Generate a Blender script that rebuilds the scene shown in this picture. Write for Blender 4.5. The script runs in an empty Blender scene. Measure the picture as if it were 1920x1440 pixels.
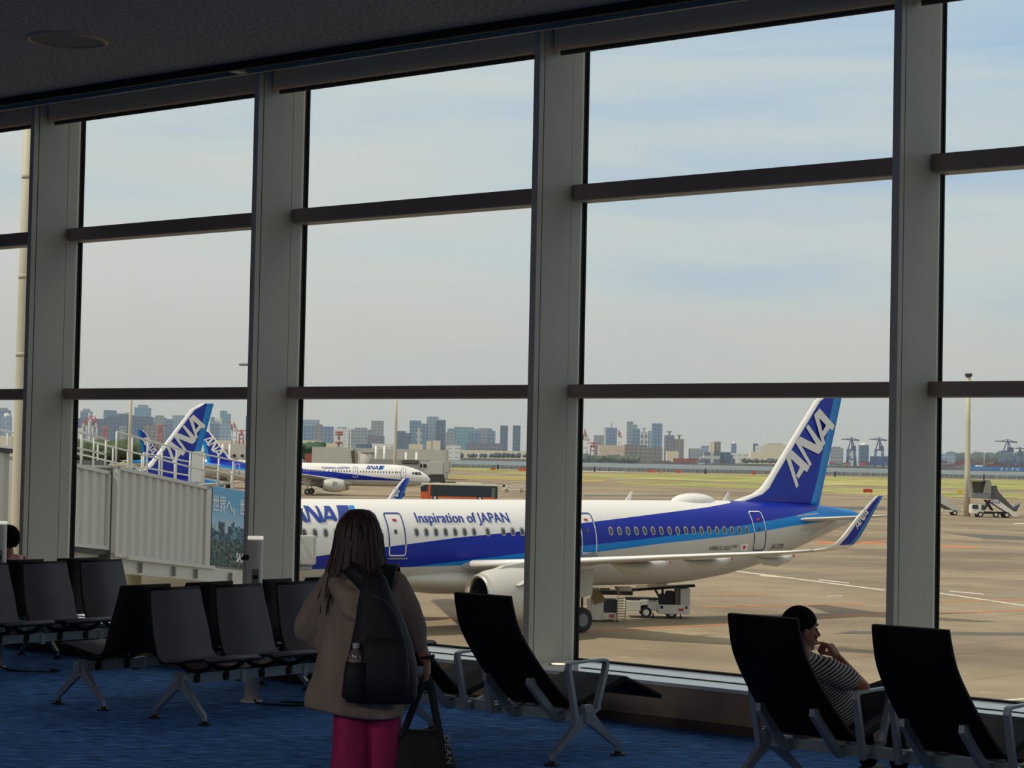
import bpy, bmesh, math, random
from mathutils import Vector, Matrix, Euler
random.seed(7)
SC = bpy.context.scene
COL = SC.collection
PI = math.pi
def R(a): return math.radians(a)

# ------------------------------------------------------------------ camera
CAM = Vector((0, -12.37, 1.81)); YAW = R(-40.2); TILT = R(1.96); ROLL = R(1.17); FPX = 3940.0
fwd = Vector((math.cos(TILT)*math.sin(YAW), math.cos(TILT)*math.cos(YAW), math.sin(TILT)))
rt0 = Vector((math.cos(YAW), -math.sin(YAW), 0)); up0 = rt0.cross(fwd)
up = up0*math.cos(ROLL) - rt0*math.sin(ROLL); rt = rt0*math.cos(ROLL) + up0*math.sin(ROLL)
cd = bpy.data.cameras.new('camera'); cam = bpy.data.objects.new('camera', cd); COL.objects.link(cam)
cd.sensor_width = 36; cd.lens = 36*FPX/1920; cd.clip_start = 0.1; cd.clip_end = 30000
mw = Matrix((rt, up, -fwd)).transposed().to_4x4(); mw.translation = CAM
cam.matrix_world = mw
SC.camera = cam

# ------------------------------------------------------------------ exposure
SC.view_settings.view_transform = 'Standard'; SC.view_settings.look = 'None'
SC.view_settings.gamma = 1; SC.view_settings.use_curve_mapping = False
SC.view_settings.exposure = 0.0
SC.cycles.max_bounces = 7; SC.cycles.diffuse_bounces = 4; SC.cycles.glossy_bounces = 3
SC.cycles.transparent_max_bounces = 12; SC.cycles.volume_bounces = 0

# ------------------------------------------------------------------ sun
sd = bpy.data.lights.new('sun', 'SUN'); sun = bpy.data.objects.new('sun', sd); COL.objects.link(sun)
sd.energy = 2.75; sd.angle = R(1.5); sd.color = (1.0, .915, .775)
SUN_H = R(-148); SUN_E = R(54)
to_sun = Vector((math.sin(SUN_H)*math.cos(SUN_E), math.cos(SUN_H)*math.cos(SUN_E), math.sin(SUN_E)))
sun.rotation_euler = to_sun.to_track_quat('Z', 'Y').to_euler()

def s2l(c):
    return c/12.92 if c <= .04045 else ((c+.055)/1.055)**2.4
def rgb(r, g, b): return (s2l(r/255), s2l(g/255), s2l(b/255), 1)

# ------------------------------------------------------------------ sky with thin streaky cloud
W = bpy.data.worlds.new('sky'); SC.world = W; W.use_nodes = True
nt = W.node_tree; nt.nodes.clear()
def N(t, nt_, **k):
    n = nt_.nodes.new(t)
    for a, b in k.items(): setattr(n, a, b)
    return n
out = N('ShaderNodeOutputWorld', nt); bg = N('ShaderNodeBackground', nt); nt.links.new(bg.outputs[0], out.inputs[0])
tc = N('ShaderNodeTexCoord', nt); sep = N('ShaderNodeSeparateXYZ', nt); nt.links.new(tc.outputs['Generated'], sep.inputs[0])
mp = N('ShaderNodeMapping', nt); mp.inputs['Scale'].default_value = (2.2, 2.2, 17); mp.inputs['Rotation'].default_value = (0.05, 0.02, 0)
nt.links.new(tc.outputs['Generated'], mp.inputs[0])
n1 = N('ShaderNodeTexNoise', nt); n1.inputs['Scale'].default_value = 1.55; n1.inputs['Detail'].default_value = 5; n1.inputs['Roughness'].default_value = .5; n1.inputs['Distortion'].default_value = .35
nt.links.new(mp.outputs[0], n1.inputs['Vector'])
# blue share grows with elevation and towards the right, thinner near the horizon
mz = N('ShaderNodeMapRange', nt); mz.inputs['From Min'].default_value = 0.0; mz.inputs['From Max'].default_value = .26
mz.inputs['To Min'].default_value = -.22; mz.inputs['To Max'].default_value = .22; nt.links.new(sep.outputs['Z'], mz.inputs[0])
dt = N('ShaderNodeVectorMath', nt, operation='DOT_PRODUCT'); dt.inputs[1].default_value = tuple(rt0); nt.links.new(tc.outputs['Generated'], dt.inputs[0])
mx = N('ShaderNodeMapRange', nt); mx.inputs['From Min'].default_value = -.24; mx.inputs['From Max'].default_value = .24
mx.inputs['To Min'].default_value = -.10; mx.inputs['To Max'].default_value = .11; nt.links.new(dt.outputs['Value'], mx.inputs[0])
a1 = N('ShaderNodeMath', nt, operation='ADD'); nt.links.new(n1.outputs['Fac'], a1.inputs[0]); nt.links.new(mz.outputs[0], a1.inputs[1])
a2 = N('ShaderNodeMath', nt, operation='ADD'); nt.links.new(a1.outputs[0], a2.inputs[0]); nt.links.new(mx.outputs[0], a2.inputs[1])
rp = N('ShaderNodeValToRGB', nt); nt.links.new(a2.outputs[0], rp.inputs[0])
el = rp.color_ramp.elements; el[0].position = .36; el[0].color = rgb(209, 210, 208); el[1].position = .78; el[1].color = rgb(166, 192, 219)
e = el.new(.52); e.color = rgb(198, 209, 213)
# even pale cloud cover higher up
hc = N('ShaderNodeMapRange', nt); hc.inputs['From Min'].default_value = .27; hc.inputs['From Max'].default_value = .5; nt.links.new(sep.outputs['Z'], hc.inputs[0])
mxh = N('ShaderNodeMix', nt, data_type='RGBA'); nt.links.new(hc.outputs[0], mxh.inputs[0]); nt.links.new(rp.outputs[0], mxh.inputs[6]); mxh.inputs[7].default_value = rgb(212, 208, 202)
# hazier, greyer air just above the horizon
hz = N('ShaderNodeMapRange', nt); hz.inputs['From Min'].default_value = 0.0; hz.inputs['From Max'].default_value = .085
hz.inputs['To Min'].default_value = 1.0; hz.inputs['To Max'].default_value = 0.0; nt.links.new(sep.outputs['Z'], hz.inputs[0])
mxc = N('ShaderNodeMix', nt, data_type='RGBA'); nt.links.new(hz.outputs[0], mxc.inputs[0]); nt.links.new(mxh.outputs[2], mxc.inputs[6]); mxc.inputs[7].default_value = rgb(188, 191, 189)
nt.links.new(mxc.outputs[2], bg.inputs[0]); bg.inputs[1].default_value = 1.06

# ------------------------------------------------------------------ materials
MAT = {}
def mat(name, col, rough=.6, metal=0, emit=None, es=1, noise=None, bump=0, spec=.5, var=None):
    """var=(scale, colour2, stretch) mixes a second colour by noise"""
    if name in MAT: return MAT[name]
    m = bpy.data.materials.new(name); m.use_nodes = True; t = m.node_tree
    b = t.nodes['Principled BSDF']; b.inputs['Base Color'].default_value = col
    b.inputs['Roughness'].default_value = rough; b.inputs['Metallic'].default_value = metal
    b.inputs['Specular IOR Level'].default_value = spec
    if emit: b.inputs['Emission Color'].default_value = emit; b.inputs['Emission Strength'].default_value = es
    if var or bump:
        c = N('ShaderNodeTexCoord', t); mpn = N('ShaderNodeMapping', t); t.links.new(c.outputs['Object'], mpn.inputs[0])
        v = var or (40, col, (1, 1, 1)); mpn.inputs['Scale'].default_value = v[2]
        nn = N('ShaderNodeTexNoise', t); nn.inputs['Scale'].default_value = v[0]; nn.inputs['Detail'].default_value = 4
        t.links.new(mpn.outputs[0], nn.inputs['Vector'])
        if var:
            mr = N('ShaderNodeMapRange', t); mr.inputs[1].default_value = .35; mr.inputs[2].default_value = .65; t.links.new(nn.outputs[0], mr.inputs[0])
            mi = N('ShaderNodeMix', t, data_type='RGBA'); mi.inputs[6].default_value = col; mi.inputs[7].default_value = v[1]
            t.links.new(mr.outputs[0], mi.inputs[0]); t.links.new(mi.outputs[2], b.inputs['Base Color'])
        if bump:
            bp = N('ShaderNodeBump', t); bp.inputs['Strength'].default_value = bump; bp.inputs['Distance'].default_value = .01
            t.links.new(nn.outputs[0], bp.inputs['Height']); t.links.new(bp.outputs[0], b.inputs['Normal'])
    MAT[name] = m; return m

# ------------------------------------------------------------------ mesh builder
class MB:
    def __init__(s): s.v = []; s.f = []; s.m = []; s.s = []
    def add(s, vs, fs, mi=0, sm=False):
        o = len(s.v); s.v += [tuple(v) for v in vs]
        for f in fs: s.f.append(tuple(i+o for i in f)); s.m.append(mi); s.s.append(sm)
        return s
    def box(s, c, d, rot=None, mi=0):
        c = Vector(c); M = rot.to_matrix() if isinstance(rot, Euler) else (Euler(rot).to_matrix() if rot else Matrix.Identity(3))
        vs = [c + M @ Vector((x*d[0]/2, y*d[1]/2, z*d[2]/2)) for x in (-1, 1) for y in (-1, 1) for z in (-1, 1)]
        return s.add(vs, [(0,1,3,2),(4,6,7,5),(0,4,5,1),(2,3,7,6),(0,2,6,4),(1,5,7,3)], mi)
    def span(s, a, b, mi=0):
        return s.box([(a[i]+b[i])/2 for i in range(3)], [abs(b[i]-a[i]) for i in range(3)], None, mi)
    def bbox(s, c, d, bev=.01, rot=None, mi=0, sm=False, seg=2):
        bm = bmesh.new(); bmesh.ops.create_cube(bm, size=1)
        for v in bm.verts: v.co = Vector((v.co.x*d[0], v.co.y*d[1], v.co.z*d[2]))
        bmesh.ops.bevel(bm, geom=bm.edges[:], offset=min(bev, min(d)*.45), segments=seg, affect='EDGES')
        M = Euler(rot).to_matrix() if rot else Matrix.Identity(3); c = Vector(c)
        vs = [c + M @ v.co for v in bm.verts]; fs = [[v.index for v in f.verts] for f in bm.faces]; bm.free()
        return s.add(vs, fs, mi, sm)
    def rings(s, rs, cap=True, mi=0, sm=True, closed=True):
        n = len(rs[0]); o = len(s.v)
        for r in rs: s.v += [tuple(p) for p in r]
        for i in range(len(rs)-1):
            for j in range(n if closed else n-1):
                k = (j+1) % n
                s.f.append((o+i*n+j, o+i*n+k, o+(i+1)*n+k, o+(i+1)*n+j)); s.m.append(mi); s.s.append(sm)
        if cap and closed:
            s.f.append(tuple(o+j for j in range(n))[::-1]); s.m.append(mi); s.s.append(False)
            s.f.append(tuple(o+(len(rs)-1)*n+j for j in range(n))); s.m.append(mi); s.s.append(False)
        return s
    def tube(s, pts, rad, n=10, mi=0, cap=True, sm=True, flat=1.0, upv=None):
        pts = [Vector(p) for p in pts]; k = len(pts)
        if not isinstance(rad, (list, tuple)): rad = [rad]*k
        rs = []; prev = None
        for i, p in enumerate(pts):
            t = (pts[min(i+1, k-1)] - pts[max(i-1, 0)]).normalized()
            if prev is None:
                a = Vector(upv) if upv else (Vector((0, 0, 1)) if abs(t.z) < .9 else Vector((1, 0, 0)))
                x = t.cross(a).normalized()
            else: x = (prev - t*prev.dot(t)).normalized()
            prev = x; y = t.cross(x)
            rs.append([p + x*math.cos(2*PI*j/n)*rad[i] + y*math.sin(2*PI*j/n)*rad[i]*flat for j in range(n)])
        return s.rings(rs, cap, mi, sm)
    def cyl(s, a, b, r, r2=None, n=16, mi=0, sm=True): return s.tube([a, b], [r, r if r2 is None else r2], n, mi, True, sm)
    def ell(s, c, r, n=12, m=8, mi=0, rot=None):
        c = Vector(c); r = r if isinstance(r, (list, tuple)) else (r, r, r); M = Euler(rot).to_matrix() if rot else Matrix.Identity(3)
        rs = []
        for i in range(m+1):
            th = PI*(i+.0)/m; th = min(max(th, .02), PI-.02)
            rs.append([c + M @ Vector((r[0]*math.sin(th)*math.cos(2*PI*j/n), r[1]*math.sin(th)*math.sin(2*PI*j/n), r[2]*math.cos(th))) for j in range(n)])
        return s.rings(rs[::-1], True, mi, True)
    def prism(s, poly, f, a, b, mi=0, sm=False):
        """poly 2d points; f(u,v,w)->3d ; from w=a to w=b"""
        n = len(poly); o = len(s.v)
        s.v += [tuple(f(u, v, a)) for u, v in poly] + [tuple(f(u, v, b)) for u, v in poly]
        s.f.append(tuple(o+i for i in range(n))[::-1]); s.f.append(tuple(o+n+i for i in range(n))); s.m += [mi, mi]; s.s += [False, False]
        for i in range(n):
            k = (i+1) % n; s.f.append((o+i, o+k, o+n+k, o+n+i)); s.m.append(mi); s.s.append(sm)
        return s
    def sheet(s, P, w, th, mi=0, sm=True):
        """profile P of (u,z) swept across y in [-w/2,w/2] (w may be a list) with thickness th"""
        k = len(P); w = w if isinstance(w, (list, tuple)) else [w]*k
        top, bot = [], []
        for i in range(k):
            a = Vector(P[max(i-1, 0)]); b = Vector(P[min(i+1, k-1)]); t = (b-a).normalized(); nn = Vector((-t.y, t.x))*th
            top.append(Vector(P[i])); bot.append(Vector(P[i])+nn)
        rs = []
        for i in range(k):
            h = w[i]/2; a = top[i]; b = bot[i]
            rs.append([(a.x, -h, a.y), (a.x, h, a.y), (b.x, h, b.y), (b.x, -h, b.y)])
        return s.rings(rs, True, mi, sm)
    def build(s, name, mats, parent=None, loc=None, smooth_angle=None):
        me = bpy.data.meshes.new(name); me.from_pydata(s.v, [], s.f)
        for mt in (mats if isinstance(mats, (list, tuple)) else [mats]): me.materials.append(mt)
        for p, a, b in zip(me.polygons, s.m, s.s): p.material_index = a; p.use_smooth = b
        bm = bmesh.new(); bm.from_mesh(me); bmesh.ops.recalc_face_normals(bm, faces=bm.faces); bm.to_mesh(me); bm.free()
        me.update()
        o = bpy.data.objects.new(name, me); COL.objects.link(o)
        if parent: o.parent = parent
        if loc: o.location = loc
        return o
def catmull(P, n=6):
    P = [Vector(p) for p in P]; out_ = []
    for i in range(len(P)-1):
        p0 = P[max(i-1, 0)]; p1 = P[i]; p2 = P[i+1]; p3 = P[min(i+2, len(P)-1)]
        for k in range(n):
            t = k/n; out_.append(.5*((2*p1)+(-p0+p2)*t+(2*p0-5*p1+4*p2-p3)*t*t+(-p0+3*p1-3*p2+p3)*t**3))
    out_.append(P[-1]); return out_
def tag(o, label=None, cat=None, group=None, kind=None):
    if label: o['label'] = label
    if cat: o['category'] = cat
    if group: o['group'] = group
    if kind: o['kind'] = kind
    return o
def thing(name, label, cat, loc=(0, 0, 0), rz=0, group=None):
    o = bpy.data.objects.new(name, None); COL.objects.link(o); o.empty_display_size = .2
    o.location = loc; o.rotation_euler = (0, 0, rz); return tag(o, label, cat, group)
def kids(o): return [c for c in o.children]
def dup(o, loc=None, rz=None, label=None, group=None, parent=None):
    c = o.copy(); COL.objects.link(c)
    if parent is not None: c.parent = parent
    if loc is not None: c.location = loc
    if rz is not None: c.rotation_euler = (0, 0, rz)
    if label: c['label'] = label
    if group: c['group'] = group
    for ch in kids(o): dup(ch, parent=c)
    return c
def struct(o): o['kind'] = 'structure'; return o
# pixel of the photograph -> point on a plane / at a depth (plain survey arithmetic)
def ray(px, py): return fwd + rt*((px-960)/FPX) - up*((py-720)/FPX)
def onz(px, py, z):
    d = ray(px, py); return CAM + d*((z-CAM.z)/d.z)
def onZ(px, py, Z): return CAM + ray(px, py)*Z
GZ = -6.2; ZS = 1.026
def gp(px, Z, z=GZ):          # ground position under a bearing at a distance
    p = onZ(px, 855+(px-960)*.0204, Z*ZS); return Vector((p.x, p.y, z))
def hz_at(px): return 855+(px-960)*.0204
def hgt(px, py, Z): return 1.81-(py-hz_at(px))*Z*ZS/FPX
VIEW_RZ = -YAW            # rotation about z that makes local +y look along the camera's axis
# ================================================================== THE ROOM
def carpet_mat():
    m = bpy.data.materials.new('carpet'); m.use_nodes = True; t = m.node_tree; b = t.nodes['Principled BSDF']
    b.inputs['Roughness'].default_value = .95; b.inputs['Specular IOR Level'].default_value = .1
    c = N('ShaderNodeTexCoord', t)
    def noise(sc, st, rot=0, det=2):
        mpn = N('ShaderNodeMapping', t, vector_type='TEXTURE'); mpn.inputs['Scale'].default_value = tuple(1/q for q in st); mpn.inputs['Rotation'].default_value = (0, 0, rot)
        t.links.new(c.outputs['Object'], mpn.inputs[0]); n_ = N('ShaderNodeTexNoise', t); n_.inputs['Scale'].default_value = sc; n_.inputs['Detail'].default_value = det
        t.links.new(mpn.outputs[0], n_.inputs['Vector']); return n_
    a = noise(1, (7, 42, 1), VIEW_RZ, 4); d = noise(1, (1.6, 12, 1), VIEW_RZ, 4); f = noise(60, (1, 1, 1))
    m1 = N('ShaderNodeMapRange', t); m1.inputs[1].default_value = .36; m1.inputs[2].default_value = .64; t.links.new(a.outputs[0], m1.inputs[0])
    m2 = N('ShaderNodeMapRange', t); m2.inputs[1].default_value = .38; m2.inputs[2].default_value = .66; t.links.new(d.outputs[0], m2.inputs[0])
    x1 = N('ShaderNodeMix', t, data_type='RGBA'); x1.inputs[6].default_value = (.012, .06, .22, 1); x1.inputs[7].default_value = (.14, .38, .90, 1); t.links.new(m1.outputs[0], x1.inputs[0])
    x2 = N('ShaderNodeMix', t, data_type='RGBA'); x2.inputs[7].default_value = (.035, .10, .24, 1); t.links.new(x1.outputs[2], x2.inputs[6])
    mm = N('ShaderNodeMath', t, operation='MULTIPLY'); mm.inputs[1].default_value = .6; t.links.new(m2.outputs[0], mm.inputs[0]); t.links.new(mm.outputs[0], x2.inputs[0])
    t.links.new(x2.outputs[2], b.inputs['Base Color'])
    bp = N('ShaderNodeBump', t); bp.inputs['Strength'].default_value = .4; bp.inputs['Distance'].default_value = .004; t.links.new(a.outputs[0], bp.inputs['Height']); t.links.new(bp.outputs[0], b.inputs['Normal'])
    return m
M_carpet = carpet_mat()
M_col = mat('column_grey', rgb(186, 184, 172), .55, .0)
M_dark = mat('dark_aluminium', rgb(84, 76, 70), .5, .0)
M_groove = mat('groove', rgb(8, 8, 8), .8)
M_whiteseal = mat('pale_seal', rgb(225, 222, 210), .5)
M_ceil = mat('ceiling_acoustic', rgb(160, 158, 163), .95, var=(42, rgb(108, 108, 114), (1, 1, 1)), bump=.5)
M_wall = mat('wall_taupe', rgb(172, 148, 126), .8)
M_inner = mat('inner_wall', rgb(95, 92, 90), .9)
M_sill = mat('sill_satin', rgb(236, 238, 236), .18, spec=.9)
M_blind = mat('blind_box_tan', rgb(240, 205, 165), .7)
M_trimlip = mat('trim_lip', rgb(150, 148, 138), .5)

# floor, ceiling, far walls of the hall (behind the camera)
XL, XR, YB = -30, 14, -24
f = MB().span((XL, YB, -.25), (XR, -.72, 0)).build('floor', M_carpet); struct(f)
c = MB().span((XL, YB, 4.86), (XR, -1.24, 5.6)).build('ceiling', M_ceil); struct(c)
MB().span((XL, YB-.3, -.3), (XR, YB, 5.6)).build('wall_back', M_inner)['kind'] = 'structure'
MB().span((XL-.3, YB-.3, -.3), (XL, .1, 5.6)).build('wall_left', M_inner)['kind'] = 'structure'
MB().span((XR, YB-.3, -.3), (XR+.3, .1, 5.6)).build('wall_right', M_inner)['kind'] = 'structure'
# soffit recess above the glass, roof slab keeps the sun off
b = MB(); b.span((XL, -1.24, 5.35), (XR, .3, 5.6)); b.span((XL-.3, YB-.3, 5.6), (XR+.3, .6, 5.9)); b.span((XL, .02, 5.2), (XR, .3, 5.35)); b.build('ceiling_recess', M_ceil)['kind'] = 'structure'
# ceiling edge trim
b = MB(); b.span((XL, -1.26, 4.80), (XR, -1.22, 4.90)); b.span((XL, -1.22, 4.845), (XR, -1.06, 4.865)); t_ = b.build('trim_1', M_groove); struct(t_)
b = MB(); b.span((XL, -1.06, 4.805), (XR, -1.035, 4.93)); b.build('trim_2', M_trimlip)['kind'] = 'structure'
b = MB(); b.bbox((-12.42, -1.15, 4.825), (.10, .20, .03), .005); br = b.build('trim_bracket', M_col)
tag(br, 'small grey joint clip on the dark ceiling edge track', 'bracket')
# low wall, sill, skirting
b = MB(); b.span((XL, -.75, 0), (XR, -.60, .275)); w_ = b.build('wall_front', M_wall); struct(w_)
b = MB(); b.span((XL, -.765, -.3), (XR, -.75, .065)); b.build('baseboard_front', mat('skirting', rgb(90, 78, 70), .6))['kind'] = 'structure'
b = MB(); b.span((XL, -.77, .275), (XR, .06, .30)); b.span((XL, -.60, -.6), (XR, .10, .275)); sl = b.build('trim_3', M_sill); struct(sl); sl['label'] = 'pale satin window sill'
XC = [-18.785, -15.785, -12.785, -9.785, -6.785, -3.785, -.785]     # column centre lines, 3 m apart
for i in range(len(XC)-1):
    MB().span((XC[i]+.42, -.47, .3), (XC[i+1]-.45, -.425, .3035)).build('slot', M_groove, sl)
for i in (1, 2, 3, 4, 5):
    up_ = MB().cyl((XC[i]+.165, -.40, .3), (XC[i]+.165, -.40, .304), .075, .075, 24).build('light_ring', mat('ring_metal', rgb(170, 165, 150), .3, .6), sl)
    MB().cyl((XC[i]+.165, -.40, .304), (XC[i]+.165, -.40, .3065), .05, .05, 24).build('uplight', mat('uplight_glow', (1, .8, .5, 1), .5, emit=(1, .78, .45, 1), es=1.6), sl)
# facade columns: deep fins with shadow grooves
for i, x in enumerate(XC):
    b = MB(); xl, xr = x-.027, x+.028
    b.span((xl, -.58, .3), (xr, -.528, 5.35)); b.span((xl+.004, -.528, .3), (xr-.008, -.518, 5.35), 1)
    b.span((xl, -.518, .3), (xr, -.186, 5.35)); b.span((xl+.004, -.186, .3), (xr-.008, -.178, 5.35), 1)
    b.span((xl, -.178, .3), (xr-.004, -.068, 5.35)); b.span((xl, -.068, .3), (xr-.004, -.046, 5.35), 2); b.span((xl, -.046, .3), (xr-.004, .004, 5.35), 1)
    struct(b.build('trim_%d' % (4+i), [M_col, M_groove, M_whiteseal]))
# glazed bays
def glass_mat():
    m = bpy.data.materials.new('window_glass'); m.use_nodes = True; t = m.node_tree; t.nodes.clear()
    o = N('ShaderNodeOutputMaterial', t); mi = N('ShaderNodeMixShader', t); tr = N('ShaderNodeBsdfTransparent', t); gl = N('ShaderNodeBsdfGlossy', t)
    tr.inputs[0].default_value = (.97, .985, .975, 1); gl.inputs['Roughness'].default_value = .02; gl.inputs[0].default_value = (1, 1, 1, 1)
    lw = N('ShaderNodeLayerWeight', t); lw.inputs[0].default_value = .5
    pw = N('ShaderNodeMath', t, operation='POWER'); pw.inputs[1].default_value = 5; t.links.new(lw.outputs['Facing'], pw.inputs[0])
    fr = N('ShaderNodeMath', t, operation='MULTIPLY_ADD'); fr.inputs[1].default_value = .9; fr.inputs[2].default_value = .022; t.links.new(pw.outputs[0], fr.inputs[0])
    t.links.new(fr.outputs[0], mi.inputs[0]); t.links.new(tr.outputs[0], mi.inputs[1]); t.links.new(gl.outputs[0], mi.inputs[2]); t.links.new(mi.outputs[0], o.inputs[0]); return m
M_glass = glass_mat()
M_mull = mat('mullion_brown', rgb(146, 130, 118), .5); M_under = mat('mullion_lit_underside', rgb(170, 165, 155), .5)  # paler underside colour paints in the light falling on the transoms
for i in range(len(XC)-1):
    x0 = XC[i]+.028; x1 = XC[i+1]-.027
    w = thing('window_%d' % (i+1), None, None, ((x0+x1)/2, 0, .3)); w['kind'] = 'structure'; h = (x1-x0)/2
    for z0, z1, in ((.0, 1.95), (2.05, 3.42), (3.54, 5.05)):
        MB().span((-h, -.004, z0), (h, .004, z1)).build('pane', M_glass, w)
    for z0, z1 in ((1.95, 2.05), (3.42, 3.54)):
        b = MB().span((-h, -.165, z0+.012), (h, .02, z1)); b.span((-h, -.15, z0), (h, .02, z0+.012), 1); b.build('transom', [M_mull, M_under], w)
    b = MB(); b.span((-h, -.03, 0), (h, .03, .012)); b.span((h-.02, -.04, 0), (h, .03, 5.05)); b.span((-h-.004, -.012, 0), (-h+.003, .008, 5.05)); b.build('frame', M_groove, w)
    bl = thing('roller_blind', 'tan roller blind box, rolled up, over the %s window bay' % ['first', 'narrow leftmost visible', 'second visible', 'middle', 'widest fourth visible', 'rightmost'][i], 'blind', ((x0+x1)/2, 0, 4.79), 0, 'blind boxes above the windows')
    MB().bbox((0, -.365, .27), (2*h-.01, .13, .5), .006).build('blind_box', M_blind, bl)
    MB().span((-h+.02, -.372, -.004), (h-.02, -.364, .2)).build('blind_fabric', mat('blind_edge', rgb(60, 54, 48), .8), bl)
    MB().bbox((0, -.368, -.006), (2*h-.04, .022, .014), .004).build('hem_bar', M_dark, bl)
# ceiling speaker / air valve disc
d = thing('ceiling_disc', 'round pale-rimmed panel set flush in the dark ceiling, upper left', 'ceiling panel', (-12.69, -2.6, 4.86))
b = MB(); b.rings([[(r*math.cos(2*PI*k/40), r*math.sin(2*PI*k/40), z) for k in range(40)] for r, z in ((.30, .0), (.30, -.012), (.285, -.02), (.275, -.012), (.275, 0))], False); b.build('rim', mat('disc_rim', rgb(176, 150, 135), .6), d)
b = MB(); b.cyl((0, 0, -.006), (0, 0, -.001), .275, .275, 40); b.build('disc_face', mat('disc_face', rgb(104, 104, 108), .8), d)
# unseen fill lights added well behind the camera to brighten the interior
for k, (lx, ly) in enumerate(((-9, -17), (3, -17))):
    ld = bpy.data.lights.new('fill_light', 'AREA'); ld.energy = 420; ld.size = 3; ld.color = (1, .93, .84)
    lo = bpy.data.objects.new('fill_light', ld); COL.objects.link(lo); lo.location = (lx, ly, 4.8)
ld = bpy.data.lights.new('fill_light', 'AREA'); ld.energy = 75; ld.size = 3; ld.color = (1, .83, .62)  # added warm fill, aimed at the blind boxes and column fronts
lo = bpy.data.objects.new('fill_light', ld); COL.objects.link(lo); lo.location = (-5, -18, 4.5)
lo.rotation_euler = (Vector((-5, -18, 4.5))-Vector((-10.5, 0, 3.5))).to_track_quat('Z', 'Y').to_euler()
# ================================================================== SEATING
M_shell = mat('seat_shell_black', rgb(13, 12, 16), .6, spec=.25)
M_pad = mat('seat_pad_charcoal', rgb(84, 82, 92), .75, bump=.1)
M_edge = mat('seat_edge', rgb(20, 20, 24), .5)
M_alu = mat('cast_aluminium', rgb(150, 158, 166), .38, .55)
M_beam = mat('beam_aluminium', rgb(128, 142, 150), .45, .3)
M_mesh = mat('recliner_sling', rgb(9, 9, 13), .75, spec=.2)
M_cable = mat('cable_black', rgb(14, 14, 15), .6)

# profile of a beam seat, u = forward from the bend, z = height
SP = catmull([(-.150, .865), (-.125, .74), (-.085, .60), (-.05, .48), (-.015, .405), (.035, .378), (.11, .382), (.22, .398), (.34, .416), (.42, .425), (.455, .420), (.475, .408)], 4)
SWd = []
for p in SP:
    SWd.append(.44 + .055*min(1, max(0, (.865-p.y)/.28)) if p.x < 0 else .495 - .02*max(0, p.x-.3)/.17)
def beam_seat(parent, u0, y, first=None):
    st = MB().sheet([(p.x, p.y) for p in SP], SWd, -.012).build('seat_shell', M_shell, parent); st.location = (u0, y, 0)
    pd = MB().sheet([(p.x, p.y) for p in SP[1:-1]], [w-.012 for w in SWd[1:-1]], .013).build('seat_pad', M_pad, st)
    return st
def yleg_mesh():
    """leg pair in the u-z plane, beam centre at z .285"""
    b = MB()
    b.bbox((0, 0, .275), (.085, .052, .11), .012)
    for s in (-1, 1):
        P = [(s*.022, .25), (s*.06, .215), (s*.13, .155), (s*.205, .09), (s*.243, .062), (s*.25, .02)]
        Wd = [.075, .060, .046, .036, .030, .024]; rs = []
        for i, (u, z) in enumerate(P):
            a = Vector(P[max(i-1, 0)]); c_ = Vector(P[min(i+1, 5)]); t = (c_-a).normalized(); n_ = Vector((-t.y, t.x))*Wd[i]/2; h = .017-.001*i
            rs.append([(u+n_.x, -h, z+n_.y), (u+n_.x, h, z+n_.y), (u-n_.x, h, z-n_.y), (u-n_.x, -h, z-n_.y)])
        b.rings(rs, True, 0, False)
        b.cyl((s*.25, 0, .0), (s*.25, 0, .014), .044, .036, 20, 1); b.cyl((s*.25, 0, .012), (s*.25, 0, .03), .02, .014, 14, 1)
    return b
BRK = None
def beam_row(name, label, x, y0, n, sgn, legs, group):
    """row along +y starting at y0, beam on x; sgn=+1 faces +x"""
    rz = 0 if sgn > 0 else PI
    global BRK
    t = thing(name, label, 'airport seat', (x, y0, 0), rz, group)
    dy = .588; L = dy*n
    S = 1 if sgn > 0 else -1
    b = MB(); b.span((-.03, min(-.05*S, (L-.05)*S), .25), (.03, max(-.05*S, (L-.05)*S), .315)); b.span((-.038, min(-.04*S, (L-.06)*S), .305), (.038, max(-.04*S, (L-.06)*S), .318), 0); b.build('beam', M_beam, t)
    st = None
    for k in range(n):
        yy = (k*dy+.247)*S
        if st is None: st = beam_seat(t, -.215, yy); first = st
        else: dup(st, loc=(-.215, yy, 0), parent=t)
        for d_ in (-.13, .13):
            b = MB(); b.tube([(-.17, 0, .372), (-.06, 0, .33), (.02, 0, .322), (.12, 0, .345), (.2, 0, .392)], .016, 6, 0, True, False, 1.0)
            b.bbox((0, 0, .29), (.09, .05, .075), .008)
            if BRK is None: BRK = b.build('seat_bracket', M_shell, t, (0, yy+d_, 0))
            else: dup(BRK, loc=(0, yy+d_, 0), parent=t)
    for ly in legs:
        yleg_mesh().build('leg_pair', [M_alu, M_edge], t, (0, ly*S, 0))
    for k in range(1, n):
        MB().bbox((0, (k*dy-.05)*S, .275), (.075, .05, .09), .006).build('beam_joint', M_alu, t)
    return t
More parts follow.
